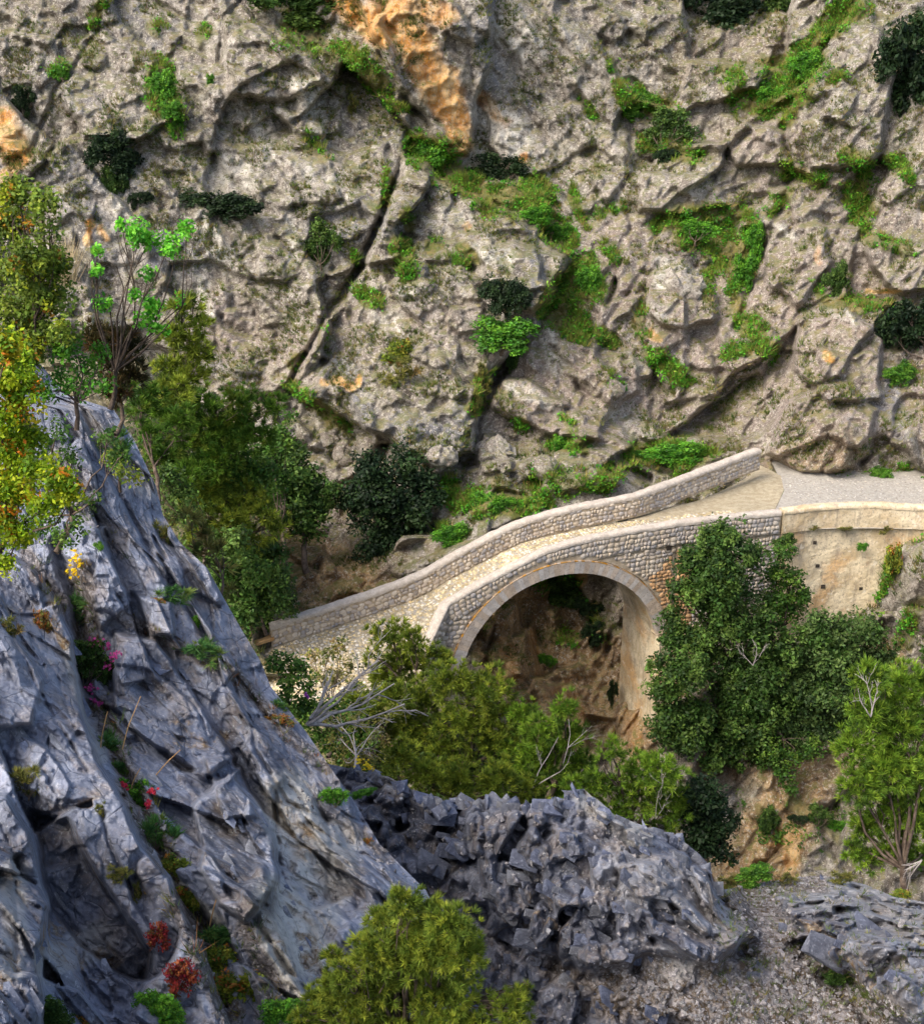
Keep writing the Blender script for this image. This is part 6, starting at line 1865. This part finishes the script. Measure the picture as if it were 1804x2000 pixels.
CS = [
    (590, 10, 78, 44, 'oak', 'wide dark green bush at the top edge left of the orange rock'),
    (235, 305, 46, 46, 'dark', 'dark ragged bush on the cliff high above the bright green sapling'),
    (225, 350, 26, 30, 'oak', 'small dark bush hanging just below the ragged dark bush'),
    (430, 402, 62, 34, 'dark', 'low dark bush spreading sideways on the cliff right of the ragged bush'),
    (630, 480, 30, 40, 'oak', 'bluish dark bush in the grey shaded hollow left of the central buttress'),
    (962, 335, 52, 30, 'dark', 'dark round bush at the foot of the orange rock streak'),
    (988, 578, 36, 46, 'dark', 'upper of two dark bushes in the ravine right of the central buttress'),
    (975, 650, 62, 40, 'green', 'lower and wider of the two bushes in the ravine beside the central buttress'),
    (1005, 690, 18, 30, 'oak', 'narrow bush drooping at the bottom of the ravine bushes'),
    (1765, 125, 66, 80, 'dark', 'large dark round-crowned bush at the top right of the cliff'),
    (1780, 640, 66, 72, 'dark', 'large dark bush on the cliff at the right edge above the lime shrub'),
    (1400, 10, 80, 52, 'dark', 'black-green bush in the deep hollow at the top of the cliff'),
    (1500, -10, 50, 50, 'oak', 'dark bush to the right of the black-green one at the top edge'),
    (1242, 203, 42, 26, 'bright', 'bright green leafy bush high on the cliff right of the orange rock'),
    (1305, 252, 44, 40, 'oak', 'dark bush just below and right of the bright leafy one'),
    (1300, 305, 20, 20, 'dark', 'small dark bush at the lower tip of the steep bush group high on the cliff'),
    (1625, 552, 24, 34, 'oak', 'single upright dark shrub among pale rocks left of the right-edge bush'),
    (1748, 728, 36, 26, 'bright', 'lime green shrub just under the large dark right-edge bush'),
    (780, 685, 30, 24, 'yellow', 'upper yellow-green shrub on the face of the central buttress'),
    (785, 725, 34, 30, 'olive', 'lower olive shrub hanging beneath the yellow-green one on the buttress'),
    (1150, 548, 26, 34, 'green', 'dark green shrub on the grassy shoulder right of the ravine'),
    (48, 198, 22, 26, 'dark', 'small dark bush near the left edge in the upper cliff'),
    (126, 142, 16, 14, 'green', 'tiny green shrub above the small dark left-edge bush'),
    (285, 384, 13, 15, 'dark', 'right one of two tiny dark shrubs between the large cliff bushes'),
    (262, 390, 9, 14, 'dark', 'left one of two tiny dark shrubs between the large cliff bushes'),
    (320, 172, 30, 34, 'green', 'bright ivy-like shrub clinging in the upper left cliff'),
    (332, 215, 22, 20, 'green', 'smaller ivy-like shrub directly under the bright clinging one'),
    (346, 245, 13, 26, 'green', 'narrow green tuft trailing below the ivy-like shrubs'),
    (410, 158, 8, 14, 'green', 'very small green tuft right of the ivy-like shrubs'),
    (690, 210, 9, 24, 'olive', 'narrow olive tuft on the cliff left of the orange rock'),
    (840, 300, 44, 22, 'green', 'fresh green bush over the top corner of the central buttress'),
    (1715, 924, 23, 20, 'bright', 'round bright green bush on the verge of the gravel road'),
    (880, 965, 26, 18, 'green', 'green bush right of the blackest oak behind the bridge'),
    (885, 1040, 38, 28, 'green', 'green bush hugging the far parapet behind the steep ramp'),
    (940, 975, 30, 26, 'green', 'leafy green bush on the bank above the far parapet'),
    (985, 985, 34, 24, 'green', 'broad leafy bush right beside the far parapet crest'),
    (1100, 864, 34, 20, 'green', 'smooth green bush on the slope between pale boulders'),
    (1320, 880, 58, 24, 'green', 'wide green bush behind the right part of the far parapet'),
    (1265, 895, 34, 18, 'green', 'green bush left of the wide one behind the far parapet'),
    (1470, 470, 18, 40, 'green', 'tall column of climbing greenery on the right cliff'),
    (1445, 530, 24, 40, 'green', 'climbing greenery below the tall green column'),
    (1360, 450, 40, 24, 'green', 'grassy green bush on the large ledge left of the green column'),
    (1500, 190, 40, 24, 'green', 'spreading green bush in the upper right gully'),
    (1570, 130, 34, 34, 'green', 'green bush halfway up the upper right gully'),
    (1100, 455, 22, 24, 'green', 'small fresh bush at the right end of the green band over the buttress'),
    (1050, 420, 34, 20, 'green', 'fresh bush in the middle of the green band over the buttress'),
    (940, 740, 14, 34, 'olive', 'thin olive shrub in the dark groove right of the central buttress'),
    (925, 790, 12, 26, 'olive', 'second thin olive shrub lower in the dark groove'),
    (1495, 1590, 18, 28, 'oak', 'dark green shrub on the tan rock beneath the oak clump'),
    (1592, 1588, 22, 22, 'oak', 'dark shrub right of centre on the brown rock below the hanging shrub'),
    (1556, 1596, 14, 12, 'dark', 'tiny dark shrub between two larger ones on the brown rock'),
    (1630, 1605, 20, 14, 'green', 'small green shrub on the brown rock beside the tall right pine'),
    (1085, 1150, 54, 30, 'oak', 'dark shrub hanging in the shadow under the arch'),
    (1160, 1230, 22, 24, 'dark', 'black shrub on the shaded rock under the right of the arch'),
    (1065, 1285, 20, 16, 'green', 'small green plant on the rock seen through the arch'),
    (1150, 1180, 20, 24, 'dark', 'dark little shrub beside the cream pier under the arch'),
    (1194, 1352, 9, 24, 'dark', 'narrow dark plant at the foot of the cream pier'),
    (1530, 1056, 22, 14, 'oak', 'tuft growing from the joint between stone abutment and cream wall'),
    (1680, 1066, 11, 10, 'green', 'small plant growing from the cream retaining wall'),
    (1590, 1030, 9, 5, 'olive', 'tiny dry tuft under the band of the cream wall, left one'),
    (1650, 1032, 15, 5, 'olive', 'tiny dry tuft under the band of the cream wall, middle one'),
    (1728, 1034, 13, 8, 'olive', 'dry tuft under the band of the cream wall near its right end'),
    (1740, 1090, 16, 34, 'yellow', 'yellow-green plant along the right edge of the cream wall'),
]
for px, py, rx, ry, key, lab in CS:
    sh_ = far
    o_ = 0.55
    if (px, py) in ((1680, 1066), (1590, 1030), (1650, 1032), (1728, 1034)): sh_ = 49.55
    if (px, py) == (1530, 1056): sh_ = 48.9
    if (px, py) == (1740, 1090): sh_ = 48.9
    if (px, py) == (1194, 1352): sh_ = 49.6
    shrub(sh_, px, py, rx, ry, key, lab)
NS = [
    (330, 1160, 40, 22, 'fennel', 'feathery green plant on the near cliff with rusty leaves at its base', 'fennel_plant', 'plant'),
    (312, 1172, 14, 10, 'orange', 'rusty low leaves under the feathery plant on the near cliff', 'low_plant', 'plant'),
    (400, 1268, 34, 26, 'fennel', 'feathery plant lower down the near cliff toward the bridge', 'fennel_plant', 'plant'),
    (380, 1212, 12, 13, 'green', 'small round green plant between the two feathery ones', 'low_plant', 'plant'),
    (160, 1190, 42, 28, 'fennel', 'soft green plant in the gully beneath the dark left shrub', 'fennel_plant', 'plant'),
    (180, 1290, 40, 50, 'oak', 'dark leafy shrub with pink flowers in the near gully', 'flowering_shrub', 'shrub'),
    (318, 1045, 18, 24, 'olive', 'grey-green tuft in a crack close to the near cliff crest', 'grass_tuft', 'plant'),
    (195, 1065, 10, 10, 'bright', 'tiny bright plant high on the near cliff', 'low_plant', 'plant'),
    (215, 1460, 30, 40, 'fennel', 'feathery plant in the middle of the near gully', 'fennel_plant', 'plant'),
    (240, 1500, 24, 24, 'fennel', 'feathery plant just below the middle one in the near gully', 'fennel_plant', 'plant'),
    (270, 1560, 34, 44, 'green', 'leafy plant with red flower heads in the near gully', 'flowering_shrub', 'shrub'),
    (310, 1630, 46, 48, 'fennel', 'largest feathery plant of the lower near gully', 'fennel_plant', 'plant'),
    (350, 1690, 30, 26, 'yellow', 'yellow-green plant at the lower end of the feathery group', 'low_plant', 'plant'),
    (370, 1745, 20, 26, 'yellow', 'yellow-leaved plant beside the white rock strip', 'low_plant', 'plant'),
    (440, 1815, 52, 20, 'fennel', 'feathery plant below the dark slab face', 'fennel_plant', 'plant'),
    (310, 1815, 22, 30, 'red', 'upper of two scarlet shrubs in front of the near slab', 'red_shrub', 'shrub'),
    (355, 1895, 28, 40, 'red', 'lower and larger scarlet shrub in front of the near slab', 'red_shrub', 'shrub'),
    (320, 1960, 46, 40, 'green', 'green shrub beneath the scarlet shrubs at the bottom edge', 'green_shrub', 'shrub'),
    (350, 1990, 20, 18, 'red', 'scarlet sprigs low at the bottom edge beside the green shrub', 'red_shrub', 'shrub'),
    (100, 1965, 50, 38, 'oak', 'dark green shrub at the bottom edge near the left corner', 'green_shrub', 'shrub'),
    (160, 1990, 34, 20, 'orange', 'rusty leaved shrub at the bottom edge beside the dark green one', 'low_plant', 'plant'),
    (425, 1870, 34, 34, 'yellow', 'yellow-green plant in the lower gully above the bottom edge', 'low_plant', 'plant'),
    (470, 1930, 44, 44, 'yellow', 'broad yellow-green plant at the bottom of the gully', 'low_plant', 'plant'),
    (545, 1965, 36, 32, 'green', 'dark green plant at the bottom between gully and foreground pine', 'green_shrub', 'shrub'),
    (650, 1552, 24, 22, 'green', 'green plant with orange leaves on the crest above the dark rubble', 'low_plant', 'plant'),
    (715, 1640, 12, 10, 'orange', 'tiny orange and green plant on the crest beside the rubble', 'low_plant', 'plant'),
    (545, 1402, 24, 14, 'orange', 'orange-leaved plant on the crest left of the dead branches', 'low_plant', 'plant'),
    (540, 1375, 22, 16, 'fennel', 'feathery plant behind the orange-leaved one on the crest', 'fennel_plant', 'plant'),
    (200, 1590, 14, 22, 'olive', 'straw tuft on the edge of the near slab', 'grass_tuft', 'plant'),
    (235, 1700, 20, 16, 'olive', 'straw tuft lower on the edge of the near slab', 'grass_tuft', 'plant'),
    (20, 1230, 22, 26, 'olive', 'dry tuft at the left edge on the near slab', 'grass_tuft', 'plant'),
    (90, 1215, 18, 30, 'orange', 'dry orange-brown plant in the crack of the left slab', 'low_plant', 'plant'),
    (230, 870, 30, 34, 'fennel', 'soft green plant in the cleft near the top of the near cliff', 'fennel_plant', 'plant'),
    (60, 1520, 26, 30, 'olive', 'thin straw plant on the left slab above the dark overhang', 'grass_tuft', 'plant'),
    (270, 1740, 12, 22, 'olive', 'small dry tuft low on the near slab', 'grass_tuft', 'plant'),
]
for px, py, rx, ry, key, lab, nm2, ct in NS:
    shrub(near, px, py, rx, ry, key, lab, nm2, ct)
shrub(26.2, 1468, 1702, 38, 28, 'bright', 'rounded fresh green bush behind the saddle right of the rubble ridge', 'green_shrub', 'shrub')
shrub(26.4, 1420, 1722, 26, 18, 'olive', 'straw-coloured grass clump left of the rounded fresh bush', 'grass_tuft', 'plant')
shrub(26.4, 1535, 1712, 22, 14, 'olive', 'straw grass clump right of the rounded fresh bush', 'grass_tuft', 'plant')
shrub(26.2, 1756, 1742, 20, 13, 'yellow', 'pale yellow flowering cushion plant on the right scree crest', 'flowering_shrub', 'plant')
shrub(26.6, 1640, 1712, 24, 16, 'olive', 'dry buff shrub on the right scree crest', 'grass_tuft', 'plant')
shrub(25.2, 705, 1545, 26, 8, 'green', 'flat green plant on the crest stones at the left end of the rubble', 'low_plant', 'plant')
shrub(22.0, 1640, 1890, 34, 26, 'oak', 'dark green plant in the cleft under the right-hand rock slab', 'low_plant', 'plant')
shrub(21.4, 1690, 1950, 24, 18, 'olive', 'dry plant low in the cleft under the right-hand slab', 'low_plant', 'plant')


def flowers(pts, col, rad, label, name='flower_heads', n=14):
    rg = np.random.default_rng(int(pts[0][0]))
    C = []
    for (px, py, Y) in pts:
        c = at(px, py, Y); C.append(c + rg.normal(0, rad, (n, 3)))
    C = np.concatenate(C)
    T = np.tile([*col, 1.0], (len(C), 1))
    V, F, T = leaves(C, np.tile([0, -0.6, 0.6], (len(C), 1)), 7, 0.02, 0.035, 'leaf', T, rg)
    b0 = C.mean(0)
    root = link(name, None, label=label, cat='flowers', loc=b0)
    link('petals', make_mesh('petals', V - b0, F, [M['petal']], False, {'tint': T}), root, kind='stuff', color=(1, 1, 1))


NY = lambda px, py: float(near.pos(px, py)[1]) - 0.35
flowers([(180, 1255, NY(180, 1255)), (205, 1262, NY(205, 1262)), (225, 1280, NY(225, 1280)), (175, 1345, NY(175, 1345)), (190, 1370, NY(190, 1370)), (215, 1300, NY(215, 1300))], (0.62, 0.10, 0.33), 0.05, 'scattered pink flower heads on the dark shrub in the near gully')
flowers([(148, 1100, NY(148, 1100)), (145, 1118, NY(145, 1118)), (150, 1090, NY(150, 1090))], (0.85, 0.62, 0.03), 0.06, 'bright yellow flower spike beside the dark left shrub')
flowers([(243, 1535, NY(243, 1535)), (300, 1545, NY(300, 1545)), (290, 1570, NY(290, 1570))], (0.6, 0.05, 0.08), 0.03, 'few dark red flower heads on the leafy plant of the gully')
flowers([(598, 1358, 29), (600, 1362, 29)], (0.45, 0.12, 0.5), 0.02, 'single purple thistle head left of the dead branches', n=6)
flowers([(715, 1493, 27), (722, 1500, 27), (700, 1487, 27)], (0.85, 0.68, 0.05), 0.05, 'small yellow flowers behind the left end of the rubble ridge')


def dry_stalk(pts, Y, label, r=0.012, name='dry_stalk'):
    P = np.array([at(a, b_, Y if not callable(Y) else Y(a, b_)) for a, b_ in pts])
    P = densify(P, 0.06, 5)
    acc = Acc(); V, F = tube(P, np.linspace(r, r * 0.5, len(P)), 5); acc.add(V, F)
    link(name, acc.mesh(name, M['wood'], P[0]), label=label, cat='stalk', loc=P[0])


dry_stalk([(237, 1472), (250, 1420), (275, 1360)], NY(240, 1450), 'long rusty stalk rising from the middle of the near gully')
dry_stalk([(300, 1520), (325, 1490), (352, 1465)], NY(310, 1500), 'rusty bent stalk right of the long one')
dry_stalk([(195, 1480), (198, 1440), (210, 1390)], NY(200, 1450), 'pale upright stalk left of the rusty stalks')
dry_stalk([(405, 1830), (418, 1770), (438, 1715)], NY(410, 1790), 'dark dry stalk standing in front of the dark slab face')
dry_stalk([(252, 1555), (262, 1520), (275, 1500)], NY(255, 1530), 'short pale stalk above the leafy gully plant')

# ---- dry grass plumes by the left tree
rg = np.random.default_rng(77)
C = at(rg.uniform(112, 140, 60), rg.uniform(500, 560, 60), 24.5)
T = np.tile([0.55, 0.45, 0.27, 1.0], (60, 1))
V, F, T = leaves(C, np.tile([0.1, 0, 1.0], (60, 1)), 5, 0.42, 0.014, 'blade', T, rg)
link('dry_grass', make_mesh('dry_grass', V, F, [M['needle']], False, {'tint': T}), kind='stuff', color=(1, 1, 1))

# ---- ground cover on the far cliff: uncountable small plants
def cover(name, sheet, px, py, pals, kind, size, per, rad, seed, lift=0.05):
    rg = np.random.default_rng(seed)
    P = sheet.pos(px, py); N = sheet.nor(px, py)
    N = N * np.sign(-N[:, 1:2] + 1e-6)
    C = P + N * lift
    T = np.concatenate([hexmix(pals[0], pals[1], len(C), rg) * rg.uniform(0.75, 1.25, (len(C), 1)), np.ones((len(C), 1))], 1)
    rr_ = rad * rg.lognormal(0, 0.3, len(C))
    V, F, T = leaves(C, N, per, rr_, size, kind, T, rg)
    link(name, make_mesh(name, V, F, [M['leaf'] if kind == 'leaf' else M['needle']], False, {'tint': T}), kind='stuff', color=(1, 1, 1))


def far_scatter(n, caps, thr=0.3, seed=1, base_noise=None, box=(-10, 1815, -10, 1300)):
    rg = np.random.default_rng(seed)
    px = rg.uniform(box[0], box[1], n); py = rg.uniform(box[2], box[3], n)
    p = far.pos(px, py)
    j = par(fbm, p * 0.6, 4, 91) * 15, par(fbm, p * 0.6 + 57.3, 4, 96) * 15
    m = caps_mask(px + j[0], py + j[1], caps)
    g = par(fbm, p * 1.1, 4, 191)
    prob = np.clip(m, 0, 1) * smooth(-0.55, 0.25, g)
    if base_noise is not None:
        prob = np.maximum(prob, base_noise * smooth(0.0, 0.6, par(fbm, p * 0.9, 4, 193)))
    k = rg.random(n) < prob
    return px[k], py[k], m[k]


px, py, m = far_scatter(230000, GREEN, seed=2)
rgx = np.random.default_rng(8)
k = rgx.random(len(px)) < 0.55
cover('ground_cover', far, px[k], py[k], ([(0.07, 0.27, 0.015), (0.12, 0.38, 0.025), (0.19, 0.34, 0.03), (0.04, 0.15, 0.015)], [3, 3, 2, 2.5]), 'leaf', 0.095, 10, 0.19, 3, 0.06)
cover('grass', far, px[~k], py[~k], ([(0.19, 0.28, 0.04), (0.27, 0.29, 0.055), (0.12, 0.21, 0.03), (0.32, 0.25, 0.08)], [3, 2, 3, 1.2]), 'blade', 0.03, 12, 0.26, 4, 0.03)
px, py, m = far_scatter(120000, [(0, 0, 1, 1, 1)], seed=5, base_noise=0.85)
cover('rock_plants', far, px, py, ([(0.12, 0.17, 0.03), (0.18, 0.19, 0.05), (0.06, 0.11, 0.02), (0.24, 0.19, 0.08)], [3, 3, 2, 2]), 'blade', 0.035, 6, 0.15, 6, 0.02)
# around the lower gorge
px = RNG.uniform(1440, 1810, 2600); py = RNG.uniform(1200, 1700, 2600)
g = par(fbm, far.pos(px, py) * 0.5, 4, 55) > 0.25
cover('gorge_plants', far, px[g], py[g], SHRUB, 'leaf', 0.10, 9, 0.18, 61, 0.05)
# left bank
rg = np.random.default_rng(21)
px = rg.uniform(230, 1300, 6500); py = rg.uniform(740, 1700, 6500)
ok = (px < np.interp(py, *bank_cr)) & (px > np.interp(py, *near_cr) - 10) & ~((py < 1410) & (px > 500) & (py > 1200)) & (rg.random(6500) < 0.7)
bk = par(fbm, bank.pos(px, py) * 0.35, 3, 12) > -0.6
ok &= bk
cover('bushes', bank, px[ok], py[ok], ([(0.075, 0.13, 0.028), (0.05, 0.09, 0.022), (0.13, 0.17, 0.035), (0.16, 0.17, 0.05)], [4, 3, 2, 1]), 'leaf', 0.115, 18, 0.42, 29, 0.35)
px = rg.uniform(230, 1150, 7000); py = rg.uniform(860, 1640, 7000)
ok = (px < np.interp(py, *bank_cr)) & (px > np.interp(py, *near_cr) - 10) & ~((py < 1335) & (px > 545) & (py > 1220))
ok &= rg.random(7000) < 0.6
cover('undergrowth', bank, px[ok], py[ok], OLIVE, 'blade', 0.035, 10, 0.26, 22, 0.03)
# near cliff: thin weeds in the gullies
px = rg.uniform(60, 860, 9000); py = rg.uniform(950, 2000, 9000)
w_ = caps_mask(px, py, [c for c in N_SOIL if c[4] > 12])
ok = (px < np.interp(py, *near_cr) - 3) & (rg.random(9000) < w_ * 0.33)
cover('weeds', near, px[ok], py[ok], ([(0.12, 0.17, 0.03), (0.22, 0.22, 0.05), (0.07, 0.13, 0.03), (0.35, 0.25, 0.08), (0.3, 0.14, 0.05)], [3, 3, 3, 1.5, 0.8]), 'blade', 0.012, 10, 0.12, 23, 0.01)
px = rg.uniform(1400, 1815, 2600); py = rg.uniform(1715, 2000, 2600)
ok = (py > np.interp(px, *rub_cr)) & (rg.random(2600) < 0.15 + 0.5 * caps_mask(px, py, [(1420, 1750, 1560, 1735, 22), (1600, 1880, 1740, 1990, 26), (1430, 1800, 1480, 1900, 14)]))
cover('scree_weeds', rub, px[ok], py[ok], ([(0.12, 0.17, 0.04), (0.25, 0.22, 0.08), (0.08, 0.12, 0.03)], [3, 2, 3]), 'blade', 0.014, 10, 0.10, 24, 0.01)
# cliff-foot verge beside the road
px = rg.uniform(1520, 1815, 700); py = rg.uniform(938, 962, 700) - (px - 1520) * 0.03
cover('road_verge', far, px, py, ([(0.06, 0.17, 0.02), (0.10, 0.26, 0.03), (0.16, 0.22, 0.035)], [3, 3, 2]), 'leaf', 0.11, 8, 0.17, 25, 0.15)

print('crown tris', TRI[0])
